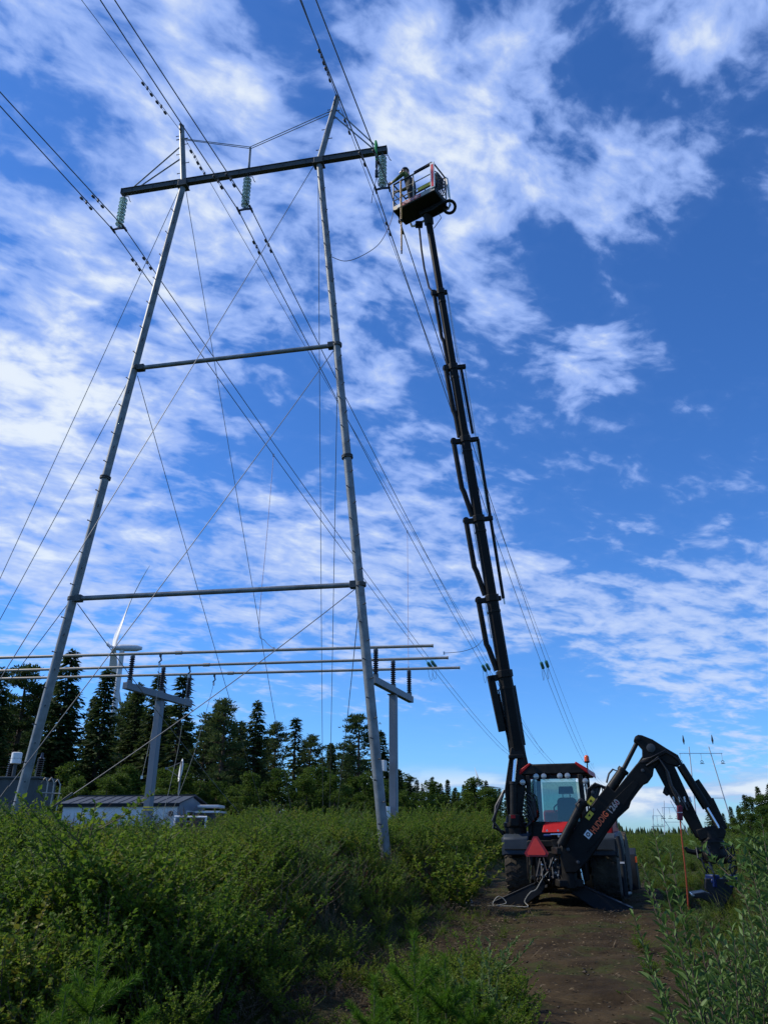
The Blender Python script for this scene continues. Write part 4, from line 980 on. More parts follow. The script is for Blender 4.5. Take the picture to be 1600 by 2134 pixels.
o = MB().bar(c-bd*.12-bs*w*.4, c-bd*.12-bs*(w*.5+.22), .14, .16, bf).build('hose_bracket', BLACK, secs_o[0], bevel=.01)
MB().bar(c-bd*.05-bs*(w*.5+.19), c-bd*1.38-bs*(w*.5+.12), .17, .16, bf).build('hose_box', BLACK, secs_o[0], bevel=.015)
MB().bar(c-bd*1.25-bs*(w*.5+.12), c-bd*1.25-bs*w*.3, .07, .07, bf).build('lower_bracket', BLACK, secs_o[0])
MB().path([c-bd*.5-bs*(w*.5+.08), c-bd*1.1-bs*(w*.5+.05), c-bd*1.5-bs*(w*.5+.02), c-bd*2.2-bs*(w*.5+.02), c-bd*2.7-bs*(w*.5+.04)], .022, 7).path([c-bd*.4-bs*(w*.5+.05), c-bd*1.3-bs*(w*.5+.02), c-bd*2.4-bs*(w*.5+.0)], .018, 7).build('hose', HOSE, secs_o[0])
# rods and tubes on the right side
def side_tube(y0, y1, off0, off1, r, m, name, k):
    a = B0+bd*bp(y0); b = B0+bd*bp(y1)
    MB().tube(a+bs*off0, b+bs*off1, r, n=8).build(name, m, secs_o[k])
for k in (1, 2, 3, 4, 5):
    c = B0+bd*ds[k+1]; MB().bar(c-bd*.07+bs*W[k]*.4, c-bd*.07+bs*(W[k]*.5+(.24 if k in (2,3,4) else .09)), .11, .12, bf).build('rod_bracket', BLACK, secs_o[k], bevel=.01)
side_tube(612, 756, W[5]*.5+.08, W[5]*.5+.06, .013, SILVER, 'guide_rod', 5); side_tube(612, 900, W[5]*.5+.10, W[5]*.5+.10, .009, SILVER, 'guide_rod', 5)
side_tube(770, 905, W[4]*.5+.11, W[4]*.5+.12, .04, BLACK, 'extension_tube', 4); side_tube(772, 1070, W[4]*.5+.21, W[4]*.5+.16, .016, SILVER, 'guide_rod', 4)
side_tube(770, 880, W[4]*.5+.05, W[4]*.5+.05, .012, SILVER, 'guide_rod', 4)
side_tube(918, 1250, W[3]*.5+.22, W[3]*.5+.17, .042, BLACK, 'extension_tube', 3); side_tube(925, 1075, W[3]*.5+.15, W[3]*.5+.17, .014, SILVER, 'guide_rod', 3)
side_tube(1245, 1262, W[2]*.5+.17, W[2]*.5+.17, .02, SILVER, 'tube_end', 2)
# maker's strip on the lower section
c = B0+bd*(ds[1]-1.0)-bf*W[0]*.0+bs*(W[0]*.5*1.09)
st_ = MB().bar(c+bd*.65, c-bd*.75, .012, .10, bs).build('maker_strip', DGREY, secs_o[0])
MB().bar(c+bs*.008+bd*.35, c+bs*.008-bd*.2, .006, .06, bs).build('strip_lettering', LETTR, st_)
MB().bar(c+bs*.008+bd*.55, c+bs*.008+bd*.43, .006, .06, bs).build('strip_mark', STICKW, st_)
# lift cylinder
cb0 = at(1070, 1704, TB.y-.28); cb1 = at(1070, 1632, TB.y-.26); cb2 = at(1074, 1580, TB.y-.25)
o = MB().tube(cb0, cb1, .085, n=16).lathe(cb1, (cb1-cb0), [(-.03,.085),(-.03,.10),(.03,.10)], 16).build('lift_cylinder', BLACK, lift)
MB().tube(cb1, cb2, .045, n=14).build('piston_rod', CHROME, o)
MB().bar(cb2+Vector((-.16,0,.03)), cb2+Vector((.18,0,.03)), .14, .09).build('rod_eye', BLACK, lift, bevel=.02)
MB().box(cb0+Vector((0,-.02,-.06)), (.22,.22,.26)).build('cylinder_base', BLACK, lift, bevel=.03)
MB().box(cb0+Vector((-.03,-.14,.02)), (.08,.02,.07)).build('red_tag', RED, lift)
for k in range(8):
    a = TB+Vector((.18+.02*k, -.28, 1.55+.02*k)); b_ = Vector((TB.x+.1+.03*k, TB.y-.3, 1.95+.06*k))
    MB().path([a, a+Vector((.12,-.05,.1)), b_+Vector((.1,-.02,-.1)), b_], .016, 7).build('hose', GREYHOSE if k % 3 == 0 else HOSE, lift)
MB().path([Vector((TB.x-.25,TB.y,1.5)), Vector((TB.x-.5,TB.y-.05,1.6)), Vector((TB.x-.42,TB.y-.05,2.05)), Vector((TB.x-.2,TB.y,2.4))], .035, 8).path([Vector((TB.x-.3,TB.y-.1,1.45)), Vector((TB.x-.52,TB.y-.1,1.75)), Vector((TB.x-.25,TB.y-.05,2.3))], .03, 8).build('hose', HOSE, lift)

# basket
ZF = CZ+17.0
F0, F1 = atz(820,442,ZF), atz(905,398,ZF); F3 = atz(845,467,ZF)
ba = (F1-F0); BW = ba.length; ba.normalize(); bb = Vector((-ba.y, ba.x, 0)); BDp = .66
def bq(a, b, z): return F0 + ba*a + bb*b + up*z
bsk = MB().prism([bq(0,0,.03), bq(BW,0,.03), bq(BW,BDp,.03), bq(0,BDp,.03)], up*.05)
for b_ in (0, BDp): bsk.bar(bq(0,b_,.10), bq(BW,b_,.10), .03, .16)
for a_ in (0, BW): bsk.bar(bq(a_,0,.10), bq(a_,BDp,.10), .03, .16)
BROWN = mat('basket_floor', (.012,.014,.010), .7, 0, .3)
basket = bsk.build('basket', BROWN, lift, bevel=.008)
for b_ in (-.018, BDp+.018): MB().bar(bq(-.01,b_,.105), bq(BW+.01,b_,.105), .006, .15).build('toe_board', ALU, basket)
H_ = 1.06
for a_, b_ in ((0,0),(BW*.50,0),(BW,0),(0,BDp),(BW*.5,BDp),(BW,BDp)):
    MB().tube(bq(a_,b_,.15), bq(a_,b_,H_), .020, n=8).build('rail_post', ALU, basket)
for z_, r_ in ((H_,.024),(.72,.016),(.42,.016)):
    for p_, q_ in (((0,0),(BW,0)),((0,BDp),(BW,BDp)),((0,0),(0,BDp)),((BW,0),(BW,BDp))):
        MB().tube(bq(*p_,z_), bq(*q_,z_), r_, n=8).build('rail', DGREY if z_ == H_ else ALU, basket)
MB().bar(bq(BW-.03,-.03,.12), bq(BW-.03,-.03,H_+.02), .15, .03, bb).build('corner_panel', STICKW, basket, bevel=.01)
MB().bar(bq(BW-.03,-.048,.16), bq(BW-.03,-.048,H_-.06), .07, .008, bb).build('red_stripe', REDSIGN, basket)
MB().bar(bq(BW,BDp,.15), bq(BW+.02,BDp,H_), .05, .05).build('corner_panel', ALU, basket)
MB().bar(bq(BW*.53,-.012,H_+.02), bq(BW*.97,-.012,H_+.03), .05, .09).build('control_cover', BLACK, basket, bevel=.01)
MB().box(bq(BW-.12,BDp*.6,.75), (.22,.28,.42), Matrix.Rotation(math.atan2(ba.y,ba.x),3,'Z')).build('control_box', BLACK, basket, bevel=.02)
for k in range(5):
    MB().path([bq(BW-.05,.12+.1*k,.9), bq(BW+.06,.1+.1*k,.75), bq(BW+.05,.15+.09*k,.45), bq(BW-.02,.2+.07*k,.25)], .018, 7).build('hose', HOSE if k % 2 else GREYHOSE, basket)
bar_ = MB().bar(bq(BW*.62,-.03,.33), bq(BW*.95,-.03,.33), .012, .12).build('yellow_plate', YELLOW, basket)
MB().bar(bq(BW*.22,-.025,.105), bq(BW*.68,-.025,.105), .006, .12).build('name_plate', LETTR, basket)
text('HUDDIG', bq(BW*.25,-.030,.065), 0, .11, STICKW, basket, 0, plane=(ba, up), sx=1.3)
MB().box(bq(BW*.15,-.03,.105), (.14,.008,.12), Matrix.Rotation(math.atan2(ba.y,ba.x),3,'Z')).build('logo_plate', STICKW, basket)
MB().path([bq(.10,BDp+.10,.12), bq(.14,BDp+.12,-.02), bq(.22,BDp+.12,-.05), bq(BW+.02,BDp+.10,-.05), bq(BW+.10,BDp+.05,0), bq(BW+.10,BDp,.5), bq(BW+.06,BDp,1.0)], .035, 10).build('under_bumper', WHITE, basket)
MB().prism([bq(BW*.45,BDp*.75,-.06), bq(BW+.02,BDp*.75,-.06), bq(BW+.10,BDp*.75,-.18), bq(BW*.80,BDp*.75,-.26), bq(BW*.5,BDp*.75,-.2)], bb*.28).build('mounting_arm', BLACK, basket, bevel=.015)
rc_ = bq(BW+.12, BDp*.95, -.16)
MB().ring(rc_, Vector((.0,-.70,-.71)).normalized(), .17, .045, 28, 8).build('bumper_ring', BLACK, basket)
MB().tube(B1-bd*.1, bq(BW*.62,BDp*.75,-.12), .14, n=14).build('neck', BLACK, basket)
MB().box(bq(BW*.33,BDp*1.0,-.22), (.22,.18,.14)).build('junction_box', BLACK, basket, bevel=.02)
P = [bq(BW*.33,BDp,-.28), at(878,520,17.9), at(884,560,18.0), at(894,600,18.05), B0+bd*(ds[6]-.1)-bs*(W[5]*.5+.06)]
MB().path(P, .03, 8).path([bq(BW*.85,BDp*.8,-.25), bq(BW*.9,BDp*.9,-.45), B1+bs*.12-bd*.25], .012, 6).build('supply_hose', HOSE, basket)

# person in the basket, leaning out toward the insulator
pb = bq(BW*.30, BDp*.52, .055)
per = thing('person', 'person in dark workwear with hi-vis sleeves reaching out of the work basket', 'person', pb)
ex = -ba; ey = bb          # ex: facing direction
def pp(f, s, z): return ex*f + ey*s + up*z
J = [(pp(0,0,.92),.16), (pp(.04,0,1.15),.16), (pp(.12,0,1.40),.17), (pp(.17,0,1.52),.07), (pp(.20,0,1.60),.075), (pp(.22,0,1.70),.10), (pp(.22,0,1.79),.075),
     (pp(0,.10,.86),.11), (pp(.05,.12,.48),.075), (pp(0,.13,.10),.055), (pp(.14,.14,.05),.045),
     (pp(0,-.10,.86),.11), (pp(-.02,-.12,.48),.075), (pp(-.10,-.13,.10),.055), (pp(.04,-.14,.05),.045),
     (pp(.14,.19,1.44),.075), (pp(.34,.24,1.28),.055), (pp(.62,.18,1.30),.040), (pp(.70,.17,1.31),.038),
     (pp(.14,-.19,1.44),.075), (pp(.36,-.24,1.30),.055), (pp(.60,-.14,1.38),.040), (pp(.68,-.12,1.40),.038)]
E_ = [(0,1),(1,2),(2,3),(3,4),(4,5),(5,6),(0,7),(7,8),(8,9),(9,10),(0,11),(11,12),(12,13),(13,14),(2,15),(15,16),(16,17),(17,18),(2,19),(19,20),(20,21),(21,22)]
for hb in (18, 22):                                  # five fingers on each hand
    b0 = J[hb][0]
    for k in range(5):
        s = (k-2)*.018
        i0 = len(J); thumb = (k == 0)
        J.append((b0+pp(.035 if not thumb else .01, s*1.2 if not thumb else -.045, .0 if not thumb else .015), .011)); J.append((b0+pp(.075 if not thumb else .04, s*1.3 if not thumb else -.06, -.012), .009)); J.append((b0+pp(.095-.008*abs(k-2), s*1.3 if not thumb else -.055, -.04), .008))
        E_ += [(hb,i0),(i0,i0+1),(i0+1,i0+2)]
me = bpy.data.meshes.new('body'); me.from_pydata([tuple(j[0]) for j in J], E_, [])
bo = bpy.data.objects.new('body', me); COL.objects.link(bo)
sk = bo.modifiers.new('skin', 'SKIN'); ss = bo.modifiers.new('sub', 'SUBSURF'); ss.levels = 2; ss.render_levels = 2
for i_, j in enumerate(J): me.skin_vertices[0].data[i_].radius = (j[1], j[1])
me.skin_vertices[0].data[0].use_root = True
bpy.context.view_layer.update(); dg = bpy.context.evaluated_depsgraph_get()
me2 = bpy.data.meshes.new_from_object(bo.evaluated_get(dg)); bpy.data.objects.remove(bo)
me2.materials.clear()
for m_ in (NAVY, HIVIS, SKIN): me2.materials.append(m_)
for p_ in me2.polygons:
    c_ = p_.center; f_ = c_.dot(ex); s_ = abs(c_.dot(ey)); z_ = c_.z
    idx = 0
    if z_ > 1.53: idx = 2
    elif f_ > .58 and z_ > 1.1: idx = 2
    elif z_ > 1.1 and (f_ > .24 or s_ > .17): idx = 1
    p_.material_index = idx; p_.use_smooth = True
bo = bpy.data.objects.new('body', me2); COL.objects.link(bo); bo.parent = per
hd = pp(.22,0,1.74)
HELM = mat('dark_helmet', (.02,.02,.022), .35, 0, .1)
hl = MB().lathe(hd-up*.01, up, [(0,.125),(.03,.122),(.08,.10),(.12,.05),(.13,.005)], 18).prism([hd+ex*.09+ey*.08, hd+ex*.19+ey*.05, hd+ex*.19-ey*.05, hd+ex*.09-ey*.08], up*.012)
hl.build('helmet', HELM, per, world=False)
MB().box(hd+ex*.105-up*.06, (.03,.03,.035)).build('nose', SKIN, per, world=False, bevel=.008)
for s_ in (-1, 1):
    MB().lathe(hd+ex*.092+ey*.032*s_-up*.03, ex, [(0,.012),(.006,.010),(.009,.004)], 8).build('eye', BLACK, per, world=False)
    MB().lathe(hd+ey*.092*s_-up*.05, ey*s_, [(0,.02),(.02,.025),(.03,.015)], 8).build('ear', SKIN, per, world=False)
MB().box(hd+ex*.098-up*.10, (.012,.045,.008), Matrix.Rotation(math.atan2(ex.y,ex.x),3,'Z')).build('mouth', BURG, per, world=False)
MB().bar(pp(-.02,.10,.95), pp(.02,.11,1.48), .04, .02).bar(pp(-.02,-.10,.95), pp(.02,-.11,1.48), .04, .02).build('harness', ORANGE, per, world=False)

# insulated rod hung on the rail, sling on the crossarm, hoist hook
sp0 = at(835, 378, 17.25); sp1 = at(834, 534, 17.25)
sp1.x = sp0.x+.0; sp1.z = max(sp1.z, sp0.z-2.6)
rod = thing('insulating_rod', 'long orange insulating rod hanging upright from the basket rail', 'rod', sp1)
mid_ = sp0.lerp(sp1, .58)
MB().tube(sp0, mid_, .032, n=10).build('upper_tube', WOODST, rod)
MB().tube(mid_, sp1, .027, n=10).build('lower_tube', WOODST, rod)
MB().tube(mid_+up*.04, mid_-up*.04, .045, n=10).build('joint', BLACK, rod)
MB().tube(sp1, sp1-up*.10, .022, n=8).path([sp0, sp0+up*.06, sp0+up*.08+ba*.05, sp0+up*.03+ba*.08], .012, 6).build('hook', DARKM, rod)
s0 = tp(785, 313)
sl = thing('lifting_sling', 'bright green sling looped round the crossarm\'s right tip', 'sling', s0)
MB().path([s0+up*.20-nT*.16, s0+up*.20+nT*.16, s0-up*.1+nT*.17, s0-up*.42+nT*.02, s0-up*.42-nT*.02, s0-up*.1-nT*.17, s0+up*.20-nT*.16], .035, 8).build('loop', SLING, sl)
h0 = s0-up*.45
MB().box(h0-up*.12, (.08,.08,.22)).ring(h0-up*.30, (1,.3,0), .06, .018, 12, 6).box(h0-up*.5, (.10,.08,.24)).build('hoist', DARKM, sl, bevel=.01)
MB().path([h0-up*.6, h0-up*.9-uT*.05, h0-up*1.3-uT*.12, h0-up*1.6-uT*.15], .010, 6).path([h0-up*.6, h0-up*1.0+uT*.06], .010, 6).build('rope', DARKM, sl)

rl = tp(693, 541) - nT*.12
cable('earthing_lead', [bq(.0,.0,.08), bq(-.12,.0,-.35), tp(790,508), tp(750,535), tp(718,544), rl], .010, EARTH, 'thin lead sagging from the basket to the pylon\'s right leg', 'cable')
# ------------------------------------------------------------------ vegetation helpers
nr = np.random.default_rng(11)
def nrm(a): return a/np.maximum(np.linalg.norm(a, axis=-1, keepdims=True), 1e-9)
class Leaves:
    def __init__(self): self.V = []; self.F = []; self.n = 0
    def add(self, C, D, Nn, l, w, fold=.12):
        """diamond leaves: base points C, unit directions D, rough normals Nn, lengths l, widths w"""
        C = np.asarray(C, float); D = nrm(np.asarray(D, float)); k = len(C)
        S = nrm(np.cross(D, Nn)); U = np.cross(S, D)
        l = np.broadcast_to(np.asarray(l, float), (k,))[:, None]; w = np.broadcast_to(np.asarray(w, float), (k,))[:, None]
        P = np.stack([C, C+D*l*.45+S*w*.5+U*w*fold, C+D*l, C+D*l*.45-S*w*.5+U*w*fold], 1).reshape(-1, 3)
        self.V.append(P); i = np.arange(k)*4 + self.n
        self.F.append(np.stack([i, i+1, i+2, i+3], 1)); self.n += 4*k
    def mesh(self, name, m, extra=None, em=None):
        V = np.concatenate(self.V); F = np.concatenate(self.F)
        me = bpy.data.meshes.new(name)
        fs = F.tolist(); vs = V.tolist(); mi = [0]*len(fs)
        if extra is not None:
            o = len(vs); vs += [list(p) for p in extra.v]; fs += [tuple(q+o for q in f) for f in extra.f]; mi += [1]*len(extra.f)
        me.from_pydata(vs, [], fs); me.materials.append(m)
        if em: me.materials.append(em)
        me.polygons.foreach_set('material_index', mi); me.update(); return me
def rdir(k, zlo=-1, zhi=1):
    z = nr.uniform(zlo, zhi, k); a = nr.uniform(0, 2*np.pi, k); r = np.sqrt(1-z*z)
    return np.stack([r*np.cos(a), r*np.sin(a), z], 1)
# ------------------------------------------------------------------ trees (built 10 m tall, then scaled)
def spruce(rad=1.7, low=.08, dens=1.0, seed=0):
    global nr; nr = np.random.default_rng(100+seed)
    tk = MB().path([(0,0,-.3),(.03,0,3),(-.02,.03,7),(0,0,9.9)], [.17,.13,.07,.01], 8); br = MB(); lf = Leaves(); z = 10*low
    while z < 9.85:
        f = 1-z/10; L0 = rad*(f**.8)*(1.0 if z > 1.6 else .8)+.06
        nb = int((5+3*nr.random())*dens) + (2 if f > .5 else 0)
        a0 = nr.uniform(0, 6.28)
        for b in range(nb):
            a = a0+6.283*b/nb+nr.normal(0,.2); L1 = L0*nr.uniform(.6,1.15); dr = nr.uniform(.12,.42)
            out = np.array([math.cos(a), math.sin(a), 0]); zz = z+nr.normal(0,.06)
            n = max(4, int(L1*13*dens)); t = nr.uniform(.12, 1.0, n)
            hz = zz + .10*L1 - dr*L1*t + .22*L1*t**3
            C = out[None]*(L1*t)[:, None]; C[:, 2] = hz
            side = np.array([-out[1], out[0], 0])
            C += side[None]*(nr.normal(0,.11,n)*L1*(1.05-t))[:, None]
            D = out[None]*.7 + side[None]*nr.normal(0,.7,n)[:, None]; D[:, 2] -= nr.uniform(.1,.8,n)
            lf.add(C, D, np.tile([0,0,1.],(n,1))+nr.normal(0,.4,(n,3)), nr.uniform(.22,.42,n), nr.uniform(.09,.17,n))
            if L1 > .5: br.tube((0,0,zz), (out[0]*L1*.8, out[1]*L1*.8, zz+.1*L1-dr*L1*.7), .025, .008, 4, False)
        z += .24*(.55+.7*f)
    n = 60; C = np.stack([nr.normal(0,.05,n), nr.normal(0,.05,n), nr.uniform(9.1,9.9,n)], 1)
    lf.add(C, rdir(n,.1,.9), rdir(n), .2, .08)
    tk.add(br.v, br.f)
    return tk.mesh('trunk', BARK), lf.mesh('crown', SPRUCE)
def pine(rad=2.0, low=.45, seed=0, dens=1.0):
    global nr; nr = np.random.default_rng(200+seed)
    tk = MB().path([(0,0,-.3),(.06,.02,3),(-.04,.05,6),(.03,0,8.4),(0,0,9.7)], [.17,.14,.10,.05,.015], 8); lf = Leaves()
    z = 10*low
    while z < 9.6:
        f = (z-10*low)/(10-10*low); L0 = rad*(.55+.9*f-1.35*f*f)*1.15+.15
        for b in range(3):
            a = nr.uniform(0,6.28); L1 = L0*nr.uniform(.45,1.15); rise = nr.uniform(.0,.45)
            out = np.array([math.cos(a), math.sin(a), 0]); p1 = out*L1; p1[2] = z+rise*L1
            tk.tube((0,0,z-.05), tuple(p1), .03, .01, 4, False)
            for c in range(int(2+L1*2)):
                t = nr.uniform(.35, 1.05); cc = np.array([0,0,z])*(1-t)+p1*t + nr.normal(0,.12,3); cc[2] += .06
                n = int(26*dens); q = rdir(n, -.5, 1)*nr.uniform(.1,1,(n,1))*np.array([.34,.34,.20])
                D = q*np.array([1,1,1.4]) + np.array([0,0,.15])
                lf.add(cc+q, D, rdir(n), nr.uniform(.14,.28,n), nr.uniform(.06,.12,n))
        z += .34*(1.15-.5*f)
    n = 70; C = np.stack([nr.normal(0,.14,n), nr.normal(0,.14,n), nr.uniform(9.2,9.85,n)], 1); lf.add(C, rdir(n,.1,.9), rdir(n), .22, .09)
    return tk.mesh('trunk', PINEBARK), lf.mesh('crown', PINE)
def broad(rad=2.2, low=.12, seed=0, nl=5200, ls=.26):
    global nr; nr = np.random.default_rng(300+seed)
    tk = MB().path([(0,0,-.3),(.1,0,3),(0,.1,6),(0,0,9.2)], [.14,.10,.06,.01], 8); lf = Leaves()
    nc = 46
    for c in range(nc):
        z = 10*(low+(1-low)*nr.random()**.9); f = z/10; rr = rad*math.sin(math.pi*min(1,(.18+.82*f)))**.7*.95+.2
        a = nr.uniform(0,6.28); t = math.sqrt(nr.random()); p = np.array([math.cos(a)*rr*t, math.sin(a)*rr*t, z])
        tk.tube((0,0,max(.3,z-1.2*t)), tuple(p), .03, .008, 4, False)
        n = nl//nc; q = rdir(n,-.8,1)*(nr.random((n,1))**.4)*np.array([.62,.62,.5])
        lf.add(p+q, q+rdir(n)*.5, rdir(n,.1,1), nr.uniform(ls*.7,ls*1.2,n), nr.uniform(ls*.5,ls*.8,n))
    return tk.mesh('trunk', BARK), lf.mesh('crown', BIRCH)
PROTO = {'s0': spruce(1.55,.06,1.3,0), 's1': spruce(1.3,.08,1.35,1), 's2': spruce(1.95,.05,1.3,2), 's3': spruce(.95,.2,1.0,3),
         'p0': pine(1.9,.40,0), 'p1': pine(1.6,.30,1), 'p2': pine(2.2,.25,2,1.2), 'p3': pine(1.3,.35,3,.9), 'b0': broad(2.3,.06,0), 'b1': broad(1.9,.05,1), 'b2': broad(2.7,.03,2)}
KN = {'s': 'spruce_tree', 'p': 'pine_tree', 'b': 'birch_tree'}; trnd = random.Random(21)
def tree(px, top, Y, kind, label, group, wid=1.0):
    p = at(px, top, Y); gz = terrain(p.x, p.y)
    h = p.z-gz; s = h/10
    t = thing(KN[kind[0]], label, 'tree', (p.x, p.y, gz), trnd.uniform(0, 6.28), group)
    for nm, me in zip(('trunk', 'crown'), PROTO[kind]): inst(nm, me, t, (0,0,0), None, (s*wid, s*wid, s))
    return t
TREES = [(8,1388,60,'s2','dark spruce cut by the picture\'s left edge',1.1),(62,1388,63,'p2','dense dark pine left of the pylon\'s left leg',1.3),
 (152,1352,60,'s0','tallest dark spruce, just right of the pylon\'s left leg',1.35),(105,1420,70,'p1','slim pine behind the pylon\'s left leg',1.2),(200,1450,68,'s1','spruce between the tallest spruce and the wind turbine',1.2),
 (228,1392,58,'s1','dark spruce directly in front of the wind turbine tower',1.35),(262,1465,72,'p3','pine crown right behind the wind turbine\'s spruce',1.2),(292,1422,64,'s0','spruce under the left end of the busbar crossbeam',1.2),
 (335,1400,62,'s1','spruce right behind the left busbar post',1.25),(386,1405,60,'s3','narrow spruce at the right end of the left crossbeam',1.7),(350,1470,72,'s2','broad spruce filling the gap behind the left busbar post',1.1),
 (432,1502,66,'p1','short pine right of the left busbar support',1.2),(472,1453,58,'p3','pointed pine with layered crown midway along the busbars',1.3),(538,1458,60,'s2','broad dark spruce near the picture\'s lower left middle',1.15),
 (505,1510,70,'s0','spruce between the pointed pine and the broad spruce',1.2),(578,1502,64,'p3','pine right beside the broad dark spruce',1.2),(618,1494,62,'s3','thin pointed spruce among the pines',1.5),
 (648,1528,66,'p3','small pine right of the thin pointed spruce',1.3),(692,1548,64,'s1','spruce behind the two vertical guy wires',1.2),(712,1568,70,'p1','low pine left of the tall layered pine',1.2),
 (748,1488,55,'p0','tall layered pine just left of the pylon\'s right leg',1.15),(672,1575,74,'s2','broad low spruce behind the vertical guy wires',1.0)]
for px, ty, Y, k, lab, wd in TREES: tree(px, ty, Y, k, lab, 'forest trees on the left', wd)
TR2 = [(832,1602,72,'s1'),(852,1617,75,'p1'),(868,1624,80,'s0'),(900,1618,92,'s3'),(918,1632,88,'s0'),(932,1624,96,'s1'),(948,1640,90,'s2'),(966,1634,98,'s1'),(986,1634,95,'s0'),(1012,1626,92,'s0'),(1000,1648,90,'s1'),(1040,1642,96,'s3'),(1058,1650,92,'s1'),(1028,1655,88,'s2'),(880,1640,84,'s2'),(955,1650,86,'s1'),(1075,1652,95,'s0')]
ORD = ['first','second','third','fourth','fifth','sixth','seventh','eighth','ninth','tenth','eleventh','twelfth','thirteenth','fourteenth','fifteenth','sixteenth','seventeenth']
for i, (px, ty, Y, k) in enumerate(sorted(TR2)): tree(px, ty, Y, k, 'dark conifer, %s from the left in the low tree line between pylon and loader' % ORD[i], 'low tree line between pylon and loader', 1.25)
for i in range(24):
    tree(trnd.uniform(790,1110), trnd.uniform(1640,1668), trnd.uniform(100,150), trnd.choice(['s0','s1','s2','p1']), 'far conifer topping the low tree line left of the loader', 'far trees left of the loader', 1.3)
for i in range(44):
    px = trnd.uniform(-20, 800); tree(px, trnd.uniform(1440,1560)+ (60 if px > 480 else 0), trnd.uniform(74,92), trnd.choice(['s0','s1','s2','p1']), 'conifer deep in the forest behind the hut', 'back rows of the left forest', 1.3)
for i in range(30):
    px = trnd.uniform(-10, 1060); tree(px, trnd.uniform(1590,1650) + (25 if px > 820 else 0), trnd.uniform(48,60) + (20 if px > 820 else 0), trnd.choice(['b0','b1','b2']), 'leafy young birch at the foot of the conifers', 'young birches along the forest edge', 1.6)
for i, (px, ty, Y) in enumerate(sorted(((585,1600,46),(640,1605,45),(700,1615,44),(760,1612,46),(520,1610,45),(450,1625,48),(345,1600,50),(250,1610,52),(160,1620,52),(840,1650,50),(900,1660,55)))):
    tree(px, ty, Y, trnd.choice(['b0','b1','b2']), 'leafy birch, %s from the left in front of the dark conifers' % ORD[i], 'birches in front of the conifers', 1.3)
for px, ty, Y, k, lab in ((1475,1662,95,'s2','lone spruce seen between the digger arm\'s cylinder and link'),(1548,1655,70,'s3','thin bare-topped spruce at the right forest edge'),(1576,1638,66,'s1','pointed spruce near the picture\'s right edge')):
    tree(px, ty, Y, k, lab, 'forest trees on the right', 1.2)
for i, (px, ty, Y, k) in enumerate(sorted(((1600,1632,62,'s0'),(1520,1680,78,'s1'),(1562,1660,72,'b2'),(1536,1678,75,'s0'),(1505,1694,84,'s1'),(1590,1655,60,'b0'),(1620,1640,58,'b1'),(1558,1690,58,'b1'),(1585,1680,50,'b0'),(1525,1705,66,'b2'),(1490,1708,80,'b1'),(1605,1690,42,'b2')))):
    tree(px, ty, Y, k, '%s, %s tree from the left in the forest edge at the picture\'s right' % ({'s':'dark spruce','b':'leafy birch'}[k[0]], ORD[i]), 'right forest edge', 1.3)
# far wood along the horizon: one mass
fw = MB(); fr_ = random.Random(4)
for i in range(2600):
    Y = fr_.uniform(380, 1100); px = fr_.uniform(-250, 1900)
    if 1310 < px < 1470 and Y < 600: continue
    x = (px-800)/1600/1.084*Y; h = fr_.uniform(4, 11) + (4 if px < 1100 else 0) - (3 if px > 1290 else 0); h = max(3, h); r = h*.22
    n = 6; vs = [(x+math.cos(k*6.283/n)*r*fr_.uniform(.7,1.3), Y+math.sin(k*6.283/n)*r, h*.05) for k in range(n)] + [(x+math.cos(k*6.283/n)*r*.6*fr_.uniform(.6,1.3), Y+math.sin(k*6.283/n)*r*.6, h*fr_.uniform(.4,.6)) for k in range(n)] + [(x+fr_.uniform(-.1,.1)*r, Y, h)]
    fw.add(vs, [(k,(k+1)%n,n+(k+1)%n,n+k) for k in range(n)] + [(n+k,n+(k+1)%n,2*n) for k in range(n)])
fwo = fw.build('far_forest', SPRUCE, smooth=False); tag(fwo, 'distant dark conifer wood along the horizon', 'forest', None, 'stuff')

# far pylons of the parallel line
def far_pylon(px_l, px_r, y_arm, y_foot, Y, lab, arm_px, full=True):
    c = at((px_l+px_r)/2, y_arm, Y); t = thing('far_pylon', lab, 'pylon', (c.x, c.y, 0), 0, 'far pylons of the parallel line')
    k = Y/200
    a, b = at(px_l, y_arm, Y), at(px_r[0] if isinstance(px_r, tuple) else px_r, y_arm, Y)
    spread = 2.3*k
    for e, s in ((a, -.3), (b, 1)):
        f = Vector((e.x+spread*s*1.3, e.y, -.2)); MB().tube(f, e+Vector((-.25*s*k,0,1.6*k)), .15*k**.5, .12*k**.5, 10).build('leg', PALE, t)
    p, q = at(arm_px[0], y_arm, Y), at(arm_px[1], y_arm, Y)
    MB().bar(p, q, .14*k**.5, .14*k**.5).build('crossarm', PALE, t)
    zz = a.z*.47; MB().tube(Vector((a.x-.4*k,a.y,zz)), Vector((b.x+spread*.65,b.y,zz)), .07*k**.5, n=8).build('cross_tube', PALE, t)
    for e in (p.lerp(q,.02), (p+q)/2, p.lerp(q,.98)):
        o = MB().tube(e, e-Vector((0,0,1.6*k)), .05*k, n=6).build('hanger_string', PALE, t)
        MB().ring(e-Vector((0,0,2.0*k)), (0,1,0), .30*k**.5, .07*k**.5, 14, 6).box(e-Vector((0,0,2.45*k)), (1.0*k,.3*k,.12*k)).build('arcing_ring', DARKM, o)
far_pylon(1436, 1480, 1570, 1735, 200, 'pale far H-frame pylon right of the digger arm', (1414,1504))
far_pylon(1384, 1400, 1683, 1735, 520, 'smaller far pylon seen under the digger arm', (1378,1408))
far_pylon(1362, 1372, 1700, 1735, 800, 'smallest far pylon close to the horizon', (1358,1377))
